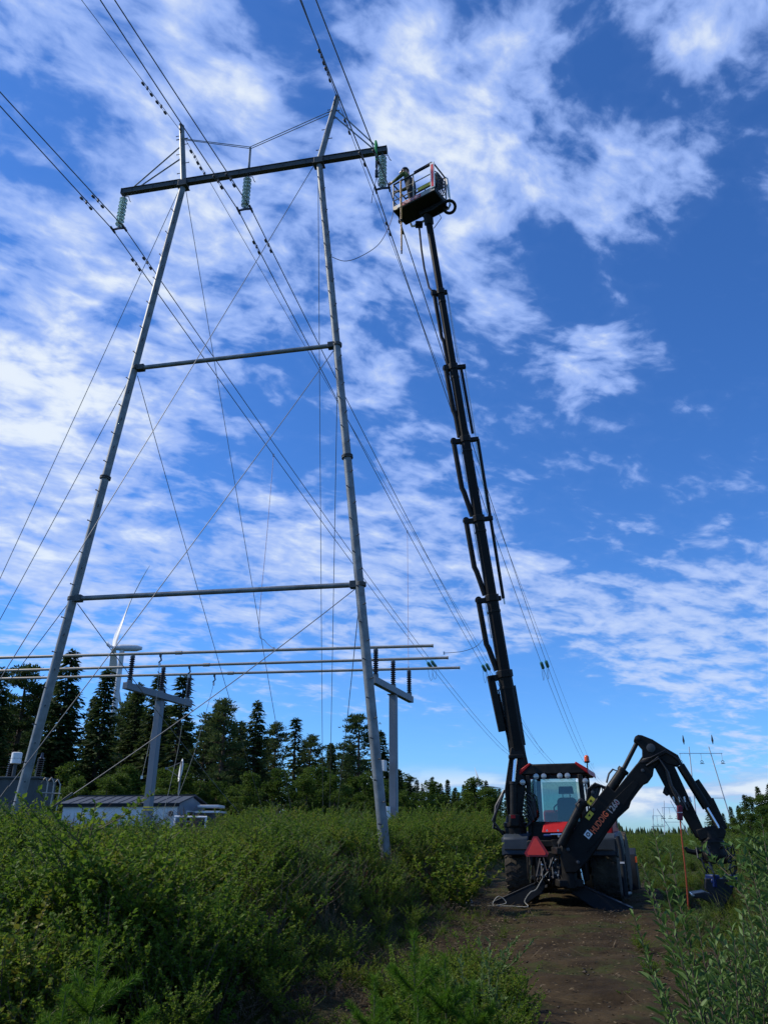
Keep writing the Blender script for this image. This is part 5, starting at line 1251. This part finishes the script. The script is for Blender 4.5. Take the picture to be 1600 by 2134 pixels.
for px, py in ((1423,1541),(1483,1540)):
    e = at(px, py, 175); t = thing('wire_marker', 'left small dark marker high above the far pylon' if px < 1450 else 'right small dark marker high above the far pylon', 'marker', e, 0, 'markers above the far pylon')
    MB().lathe(e+up*.9, (0,0,-1), [(0,.06),(.5,.15),(1.2,.25),(1.7,.12),(2.0,.05)], 8).build('body', DARKM, t)

# ------------------------------------------------------------------ shrubs
def shrub(seed, ns=7, hgt=1.0, spread=.45, ll=.05, lw=.032, per=60, leaf=LEAFA, up_=.5, stem=STEM, name='shrub'):
    global nr; nr = np.random.default_rng(500+seed); st = MB(); lf = Leaves(); r_ = random.Random(seed)
    for i in range(ns):
        a = r_.uniform(0,6.28); L1 = hgt*r_.uniform(.6,1.05); sp = spread*r_.uniform(.3,1.0); b0 = Vector((r_.gauss(0,.06), r_.gauss(0,.06), -.05))
        pts = [b0 + Vector((math.cos(a)*sp*t**1.3, math.sin(a)*sp*t**1.3, L1*t)) + Vector((r_.gauss(0,.015),r_.gauss(0,.015),0)) for t in (0,.25,.5,.75,1)]
        st.path(pts, [.009,.008,.006,.004,.002], 4, False)
        twigs = [(pts, .22)]
        for k in range(4):
            t = r_.uniform(.25,.85); p = pts[int(t*4)].lerp(pts[min(4,int(t*4)+1)], (t*4) % 1); a2 = a+r_.uniform(-2,2); l2 = L1*r_.uniform(.18,.38)
            tw = [p, p+Vector((math.cos(a2)*l2*.5,math.sin(a2)*l2*.5,l2*.35)), p+Vector((math.cos(a2)*l2,math.sin(a2)*l2,l2*.85))]
            st.path(tw, [.004,.003,.0015], 3, False); twigs.append((tw, 0.0))
        for tw, lo in twigs:
            n = int(per*(1.0 if lo else .55)); t = nr.uniform(lo,1.0,n); A = np.array([tuple(q) for q in tw]); m = len(A)-1
            ii = np.minimum((t*m).astype(int), m-1); fr = (t*m-ii)[:, None]; C = A[ii]*(1-fr)+A[ii+1]*fr; T = nrm(A[ii+1]-A[ii])
            D = T*up_ + rdir(n,-.3,.6)*1.0
            lf.add(C, D, rdir(n,.2,1), nr.uniform(.65,1.25,n)*ll, nr.uniform(.75,1.2,n)*lw)
    return lf.mesh(name, leaf, st, stem)
def grass(seed, n=70, h=.5, spread=.16, m=GRASSM):
    global nr; nr = np.random.default_rng(700+seed); lf = Leaves()
    a = nr.uniform(0,6.28,n); rr = np.sqrt(nr.random(n))*spread; C = np.stack([rr*np.cos(a), rr*np.sin(a), np.full(n,-.02)], 1)
    D = np.stack([np.cos(a)*nr.uniform(.05,.5,n), np.sin(a)*nr.uniform(.05,.5,n), np.ones(n)], 1)+nr.normal(0,.12,(n,3)); D = nrm(D); l = nr.uniform(.4,1,n)*h
    lf.add(C, D, rdir(n,-.2,.2), l*.62, nr.uniform(.006,.010,n)*1.3, .0)
    C2 = C + D*(l*.5)[:, None]; D2 = D+np.stack([np.cos(a)*.45,np.sin(a)*.45,-.25*np.ones(n)],1); lf.add(C2, D2, rdir(n,-.2,.2), l*.55, nr.uniform(.004,.008,n)*1.3, .0)
    return lf.mesh('grass_tuft', m)
def gn_scatter(name, me, pts, label, cat):
    """one mass: a point mesh that a geometry-nodes tree turns into instances of one shrub"""
    src = bpy.data.objects.new(name+'_source', me)
    pm = bpy.data.meshes.new(name); pm.from_pydata([p[0] for p in pts], [], [])
    a = pm.attributes.new('rot', 'FLOAT_VECTOR', 'POINT'); a.data.foreach_set('vector', [c for p in pts for c in p[1]])
    a = pm.attributes.new('scl', 'FLOAT_VECTOR', 'POINT'); a.data.foreach_set('vector', [c for p in pts for c in p[2]])
    o = bpy.data.objects.new(name, pm); COL.objects.link(o)
    ng = bpy.data.node_groups.new(name, 'GeometryNodeTree'); ng.interface.new_socket('Geometry', in_out='INPUT', socket_type='NodeSocketGeometry'); ng.interface.new_socket('Geometry', in_out='OUTPUT', socket_type='NodeSocketGeometry')
    nd = ng.nodes; gi = nd.new('NodeGroupInput'); go = nd.new('NodeGroupOutput'); ip = nd.new('GeometryNodeInstanceOnPoints'); ob = nd.new('GeometryNodeObjectInfo'); ob.inputs['Object'].default_value = src; ob.inputs['As Instance'].default_value = True
    r1 = nd.new('GeometryNodeInputNamedAttribute'); r1.data_type = 'FLOAT_VECTOR'; r1.inputs['Name'].default_value = 'rot'
    r2 = nd.new('GeometryNodeInputNamedAttribute'); r2.data_type = 'FLOAT_VECTOR'; r2.inputs['Name'].default_value = 'scl'
    er = nd.new('FunctionNodeEulerToRotation')
    lk = ng.links.new; lk(gi.outputs[0], ip.inputs['Points']); lk(ob.outputs['Geometry'], ip.inputs['Instance']); lk(r1.outputs[0], er.inputs[0]); lk(er.outputs[0], ip.inputs['Rotation']); lk(r2.outputs[0], ip.inputs['Scale']); lk(ip.outputs[0], go.inputs[0])
    md = o.modifiers.new('scatter', 'NODES'); md.node_group = ng
    return tag(o, label, cat, None, 'stuff')
vr = random.Random(99)
sites = {k: [] for k in 'abcdefghi'}
def put(k, x, y, s, sz=1.0):
    sites[k].append(((x, y, terrain(x, y)-.02), (vr.uniform(-.12,.12), vr.uniform(-.12,.12), vr.uniform(0,6.28)), (s*vr.uniform(.9,1.25), s*vr.uniform(.9,1.25), s*sz)))
def vnoise(x, y): return .5+.5*math.sin(x*.9+1.7*math.sin(y*.45))*math.cos(y*.62+1.3*math.sin(x*.5))
def inview(x, y, m=.10): return abs(x)/max(y,.5) < .60+m
def clear_of_machine(x, y):
    p = MINV[bl] @ Vector((x, y, 0)); return not (-2.0 < p.x < 2.0 and -2.6 < p.y < 5.3)
y = 3.4
while y < 36:
    st = .30 + .012*y; x = -.72*y-1
    while x < .72*y+1:
        xx, yy = x+vr.uniform(-.5,.5)*st, y+vr.uniform(-.5,.5)*st; t = track_x(yy)-xx; x += st
        if abs(t) < (2.15 if t > 0 else 1.75) or not clear_of_machine(xx, yy): continue
        e = sst(2.1, 3.8, abs(t)); n_ = vnoise(xx, yy)
        if t > 0:
            if e < .4 and vr.random() > .45+e: continue
            s = (.45+.55*e)*(.60+.62*n_)*vr.uniform(.72,1.18)*(1.18 if vr.random() < .08 else 1)
            lim = (1.5 + .016*yy + .22*math.sin(xx*.8+yy*.3)*math.sin(xx*.37) - terrain(xx, yy))                       # the thicket's top runs level
            if -.40 < xx/yy < -.20 and yy > 9: lim = 1.48 + .004*yy - terrain(xx, yy)    # lower growth in front of the hut
            s = min(s, max(.35, lim*vr.uniform(.86,1.06)))
            if yy < 6.5: s *= .74+.06*(yy-3.4)
            if vr.random() < .05 and yy > 8: s *= 1.2
            k = 'c' if (n_ < .25 and vr.random() < .7) else vr.choice('aaabbbd')
        else:
            if yy < 5.5 and -t < 3.4 and xx < .44*yy: continue
            s = (.45+.5*e)*(.75+.4*n_)*vr.uniform(.8,1.1)*(.85 if -t < 4.5 else 1.2)
            if 15.5 < yy < 36 and -t < 9: s *= .62
            if yy < 16 and 5.0 < xx < 7.6 and yy > 12: s *= .6
            k = vr.choice('cccabd')
        put(k, xx, yy, max(.3, s))
    y += st*.9
y = 36
while y < 150:
    st = .7+.02*(y-30); x = -.66*y
    while x < .66*y:
        xx, yy = x+vr.uniform(-.5,.5)*st, y+vr.uniform(-.5,.5)*st; x += st
        if xx < -2 and yy > 80: continue
        if -17 < xx < -6.5 and 36 < yy < 48: continue
        s = vr.uniform(.7,1.25)*(1.15 if xx < 6 else .95)
        put(vr.choice('abcd'), xx, yy, s, 1.0 if xx > 6 else 1.15)
    y += st
for i in range(420):                               # grass on the verges
    yy = vr.uniform(4, 24); sd_ = vr.choice((-1,1)); t = sd_*(1.5+abs(vr.gauss(0,.9))); xx = track_x(yy)-t
    if not clear_of_machine(xx, yy): continue
    put('e', xx, yy, vr.uniform(.25,.6))
for i in range(900):                                # weeds creeping in over the track
    yy = vr.uniform(6, 19); tq = vr.choice((-1,1))*(2.3-abs(vr.gauss(0,.75))); xx = track_x(yy)-tq
    if vnoise(xx*2.3, yy*2.1) > .42 and clear_of_machine(xx, yy): put(vr.choice('eeedab'), xx, yy, vr.uniform(.10,.30))
for i in range(170):                                # fresh green growth in the bottom middle
    yy = vr.uniform(5.6, 8.4); xx = vr.uniform(.0,.155)*yy
    put(vr.choice('eeab'), xx, yy, vr.uniform(.28,.55))
for i in range(700):
    yy = vr.uniform(5, 10); t = 1.0+abs(vr.gauss(0,1.0)); xx = track_x(yy)-t
    if .055*yy < xx < .185*yy: put('e', xx, yy, vr.uniform(.4,.85))
for i in range(260):
    yy = vr.uniform(7, 22); xx = vr.uniform(-.62*yy, .62*yy)
    if abs(track_x(yy)-xx) > 2.6 and clear_of_machine(xx, yy): put('f', xx, yy, vr.uniform(.5,.9))
gn_scatter('undergrowth', shrub(1, 9, 1.0, .42, .036, .025, 100), sites['a'], 'dense thicket of small-leaved green shrubs covering the bank', 'thicket')
gn_scatter('undergrowth', shrub(2, 9, 1.15, .26, .038, .025, 90), sites['b'], 'young birch scrub mixed through the thicket', 'thicket')
gn_scatter('undergrowth', shrub(3, 8, 1.05, .42, .070, .022, 56, LEAFB, .8), sites['c'], 'narrow-leaved grey-green willow scrub on both sides of the track', 'thicket')
gn_scatter('undergrowth', shrub(4, 9, .8, .5, .046, .033, 56, LEAFA, .3, STEMG), sites['d'], 'broad-leaved herbs filling the thicket', 'thicket')
for i in range(420):                                # autumn-tinged plants, bare stalks
    yy = vr.uniform(7.5, 21); xx = vr.uniform(-.6*yy, .5*yy); t = track_x(yy)-xx
    if abs(t) > 2.9 and clear_of_machine(xx, yy): put('g' if i % 3 == 0 else 'h', xx, yy, vr.uniform(.6,1.0)*(.85 if i % 3 else .6))
for i in range(260):
    yy = vr.uniform(6, 20); t = vr.uniform(1.5, 3.0)*vr.choice((1,1,-1)); xx = track_x(yy)-t
    if clear_of_machine(xx, yy): put('i', xx, yy, vr.uniform(.2,.5))
gn_scatter('undergrowth', shrub(5, 6, 1.0, .35, .042, .028, 46, LEAFR), sites['g'], 'rusty and yellowing plants dotted through the thicket', 'thicket')
gn_scatter('dry_stalks', shrub(6, 7, 1.15, .28, .03, .012, 7, LITTERM), sites['h'], 'bare brown stalks sticking up among the shrubs', 'stalks')
gn_scatter('dead_brush', shrub(7, 8, .8, .75, .04, .02, 16, LITTERM), sites['i'], 'dead brush and cut twigs along the track edge', 'brush')
gn_scatter('verge_grass', grass(1, 80, .5), sites['e'], 'tufts of grass along the dirt track', 'grass')
gn_scatter('tall_grass', grass(2, 40, 1.0, .2), sites['f'], 'tall thin grass stalks among the shrubs', 'grass')
# litter on the track
global_l = Leaves(); nr = np.random.default_rng(5)
n = 16000; yy = nr.uniform(4, 30, n); tt = np.where(nr.random(n) < .55, nr.normal(2.1,.7,n), np.clip(nr.normal(0, 1.7, n), -3.0, 3.4)); xx = np.array([track_x(q) for q in yy])-tt
zz = np.array([terrain(a, b) for a, b in zip(xx, yy)])+.10*(np.abs(tt) < 2.0)+.02
D = rdir(n,-.1,.35); global_l.add(np.stack([xx,yy,zz],1), D, np.tile([0,0,1.],(n,1))+nr.normal(0,.3,(n,3)), nr.uniform(.02,.06,n), nr.uniform(.008,.024,n))
n = 1500; yy = nr.uniform(4, 24, n); tt = np.where(nr.random(n) < .75, nr.normal(2.6,.7,n), nr.normal(-1.5,1,n)); xx = np.array([track_x(q) for q in yy])-tt
zz = np.array([terrain(a, b) for a, b in zip(xx, yy)])+.09
D = rdir(n,-.02,.3); global_l.add(np.stack([xx,yy,zz],1), D, np.tile([0,0,1.],(n,1)), nr.uniform(.15,.5,n), nr.uniform(.006,.014,n))
lo = bpy.data.objects.new('leaf_litter', global_l.mesh('leaf_litter', LITTERM)); COL.objects.link(lo); tag(lo, 'dry leaves and twigs littering the dirt track', 'litter', None, 'stuff')

# loose stones and clods
sm = MB(); sr = random.Random(8)
STONE = mat('clods_and_stones', (.035,.026,.016), .95, 0, .3, 9.0, .3, 30, spec=.1, col2=(.11,.095,.075))
for i in range(1100):
    yy = sr.uniform(5, 24); tt = sr.gauss(.2, 1.2); xx = track_x(yy)-tt
    if abs(tt) > 2.5: continue
    r = sr.uniform(.006,.022)*(2.2 if sr.random() < .05 else 1); zz = terrain(xx, yy)+.095; c = Vector((xx, yy, zz))
    P = [c+Vector((dx_*r*sr.uniform(.6,1.4), dy_*r*sr.uniform(.6,1.4), dz_*r*sr.uniform(.4,.9))) for dx_, dy_, dz_ in ((1,0,0),(0,1,0),(-1,0,0),(0,-1,0),(0,0,1),(0,0,-1))]
    sm.add(P, [(0,1,4),(1,2,4),(2,3,4),(3,0,4),(1,0,5),(2,1,5),(3,2,5),(0,3,5)])
so = sm.build('loose_stones', STONE, smooth=False); tag(so, 'small stones and clods scattered on the dirt track', 'stones', None, 'stuff')

# ------------------------------------------------------------------ single plants one can pick out
def plant(name, label, px, py_top, Y, me, h0, cat='shrub', grp=None, wid=1.0):
    p = at(px, py_top, Y); gz = terrain(p.x, p.y); s = max(.3, (p.z-gz)/h0)
    o = bpy.data.objects.new(name, me); COL.objects.link(o); o.location = (p.x, p.y, gz-.02); o.rotation_euler = (0,0,trnd.uniform(0,6)); o.scale = (s*wid, s*wid, s)
    return tag(o, label, cat, grp)
plant('russet_shrub', 'small russet-brown shrub in the middle of the green thicket', 532, 1775, 11.5, shrub(11, 8, 1.0, .3, .05, .03, 60, LEAFR), 1.0)
plant('yellow_shrub', 'yellow-green leaved shrub at the picture\'s left edge', 12, 1880, 5.6, shrub(12, 6, 1.0, .35, .05, .036, 50, LEAFY), 1.0)
plant('dark_willow_shrub', 'dark grey-green willow bush near the lower left edge', 110, 1760, 9.0, shrub(13, 11, 1.0, .5, .06, .022, 70, LEAFB, .8), 1.0, wid=1.3)
plant('round_shrub', 'rounded dark green shrub just right of the pylon\'s right foot', 945, 1740, 16.5, shrub(14, 12, 1.0, .6, .045, .032, 70, LEAFA), 1.0, wid=1.3)
plant('willow_bush', 'tall willow bush at the right edge behind the digger\'s attachment', 1650, 1660, 9.5, shrub(15, 10, 1.0, .35, .05, .02, 80, LEAFB, .8), 1.0, wid=1.1)
plant('willow_bush', 'willow bush cut by the right edge of the picture', 1680, 1700, 7.0, shrub(16, 10, 1.0, .40, .05, .02, 80, LEAFW, .8), 1.0, wid=1.2)
for px, py, Y, lab in ((1515,1900,5.6,'low dense willow bush in front of the digger attachment'),(1580,1850,5.2,'dense willow bush filling the lower right edge'),(1600,1960,4.4,'willow bush in the bottom right corner')):
    plant('willow_bush', lab, px, py, Y, shrub(40+px%7, 7, 1.0, .34, .060, .020, 46, LEAFW, .9), 1.0, wid=1.0)
# pine saplings
def sapling(seed):
    global nr; nr = np.random.default_rng(900+seed); r_ = random.Random(seed); st = MB(); lf = Leaves()
    shoots = [((0,0,.62),(0,0,1.0),.055)]; st.path([(0,0,-.1),(0,0,.5),(0,0,.98)], [.012,.009,.004], 6)
    for zw, n, L1, rise in ((.60,5,.20,.9),(.34,5,.30,.55),(.14,4,.30,.35)):
        for k in range(n):
            a = 6.283*k/n+r_.uniform(-.3,.3); l = L1*r_.uniform(.8,1.2); p = (0,0,zw); q = (math.cos(a)*l, math.sin(a)*l, zw+l*rise)
            st.tube(p, q, .006, .003, 4, False); shoots.append((p, q, .05))
            if L1 > .25:
                q0 = Vector(p).lerp(Vector(q), .6)
                for s_ in (-.7,.7): shoots.append((tuple(q0), (q0.x+math.cos(a+s_)*l*.4, q0.y+math.sin(a+s_)*l*.4, q0.z+l*.45), .045))
    for p, q, nl in shoots:
        p, q = np.array(p), np.array(q); n = 380; t = nr.random(n)**.8; C = p+(q-p)*t[:, None]; T = nrm((q-p)[None])
        D = T*.75 + rdir(n)*.75; lf.add(C, D, rdir(n), nr.uniform(.7,1.2,n)*nl*1.15, .0042, 0)
    return lf.mesh('pine_sapling', SAPM, st, STEMG)
SP = [sapling(1), sapling(2)]
for px, py, Y, lab in ((210,1955,5.0,'soft green pine sapling low in the left foreground'),(862,1940,6.0,'bright pine sapling with upright tip in the middle foreground'),(926,1985,5.7,'smaller pine sapling right of the bright one'),(780,2030,5.4,'pine sapling low at the bottom edge left of the bright one'),(140,2050,4.6,'pine sapling at the very bottom left'),(985,2040,5.6,'pine sapling at the bottom edge below the leafy herb'),(870,2060,5.0,'lowest pine sapling at the bottom edge, in front of the bright one')):
    plant('pine_sapling', lab, px, py, Y, SP[px % 2], 1.0, 'sapling', 'pine saplings in the foreground', 1.1)
plant('leafy_herb', 'upright pale green leafy herb right of the pine saplings', 1005, 1950, 6.4, shrub(17, 5, 1.0, .16, .05, .018, 70, LEAFW, 1.2, STEMG), 1.0)
# big willows in the right foreground: leaves are separate pieces
def leaf_mesh(L_, w_, m):
    vs = [(0,0,0),(L_*.25,w_*.36,.004),(L_*.55,w_*.5,.006),(L_*.82,w_*.28,.002),(L_,0,-.006),(L_*.82,-w_*.28,.002),(L_*.55,-w_*.5,.006),(L_*.25,-w_*.36,.004),(L_*.25,0,-.003),(L_*.55,0,-.004),(L_*.82,0,-.006)]
    fs = [(0,8,1),(1,8,9,2),(2,9,10,3),(3,10,4),(0,7,8),(7,6,9,8),(6,5,10,9),(5,4,10)]
    me = bpy.data.meshes.new('leaf'); me.from_pydata(vs, [], fs); me.materials.append(m); me.polygons.foreach_set('use_smooth', [True]*len(fs)); return me
LM = [leaf_mesh(.066,.021,LEAFW), leaf_mesh(.056,.019,LEAFW), leaf_mesh(.074,.025,LEAFW)]
def willow(base_px, Y, tips, lab, nleaf, seed):
    b = at(*base_px, Y); base = Vector((b.x, b.y, terrain(b.x, b.y)-.03)); r_ = random.Random(seed)
    t = thing('willow_shrub', lab, 'shrub', base, 0, 'willows in the right foreground'); inv = MINV[t]
    cand = []
    for (px, py, dY) in tips:
        tip = at(px, py, Y+dY); m_ = base.lerp(tip, .5)+Vector((r_.uniform(.0,.12), r_.uniform(-.05,.05), .12)); P = []
        for k in range(13):
            s = k/12; P.append(base*(1-s)**2 + m_*2*s*(1-s) + tip*s*s)
        st = MB().path(P, [lerp(.007,.0016,k/12) for k in range(13)], 6).build('stem', STEM, t)
        Ln = sum((P[k+1]-P[k]).length for k in range(12)); n = int(Ln/.022)
        for k in range(n):
            s = .22+.78*(k+r_.random())/n; i_ = min(11, int(s*12)); p = P[i_].lerp(P[i_+1], s*12-i_); d = (P[i_+1]-P[i_]).normalized()
            a = k*2.4+r_.uniform(-.4,.4); u1, u2, _ = basis(d); o_ = u1*math.cos(a)+u2*math.sin(a)
            dd = (d*r_.uniform(.5,1.0)+o_*r_.uniform(.6,1.0)).normalized(); nn = (d*.6 - o_*.4 + up*.8)
            x = dd; yv = nn.cross(x).normalized(); zv = x.cross(yv); q = Matrix((x, yv, zv)).transposed().to_quaternion()
            cand.append((p, q, r_.uniform(.65,1.12)*(1.05-.45*max(0,s-.75)/.25)))
    r_.shuffle(cand)
    for p, q, s in cand[:nleaf]: inst('leaf', r_.choice(LM), t, inv @ p, q, s)
    if len(cand) > nleaf:
        rest = MB()
        for p, q, s in cand[nleaf:]:
            me = r_.choice(LM); rest.add([inv @ (p + q @ (v.co*s)) for v in me.vertices], [tuple(f.vertices) for f in me.polygons])
        o = rest.build('foliage', LEAFW, t, world=False); tag(o, kind='stuff')
willow((1500,2330), 3.5, [(1362,1735,.1),(1336,1800,.3),(1395,1775,.2),(1318,1905,.0),(1345,1990,-.2),(1412,1860,.2),(1450,1905,0),(1480,1930,-.1),(1400,1940,-.2),(1530,1960,-.2),(1440,2010,-.4),(1490,2040,-.4),(1380,2060,-.4),(1345,1850,.4)], 'nearest willow with pale leaning leafy stems in front of the digger arm', 300, 31)
willow((1640,2300), 4.1, [(1585,1700,.3),(1560,1775,.2),(1605,1750,.1),(1545,1850,.3),(1570,1830,0),(1595,1880,-.2),(1550,1905,-.2),(1575,1960,-.4),(1520,2010,-.3),(1620,1780,.4),(1620,1820,0)], 'darker willow standing behind the nearest one at the lower right', 300, 32)
willow((1560,2330), 3.9, [(1480,1960,0),(1520,1930,.1),(1440,1990,.2),(1560,2010,-.2),(1590,2040,-.3),(1470,2070,-.3)], 'low willow sprouts between the two taller willows at the bottom right', 160, 33)
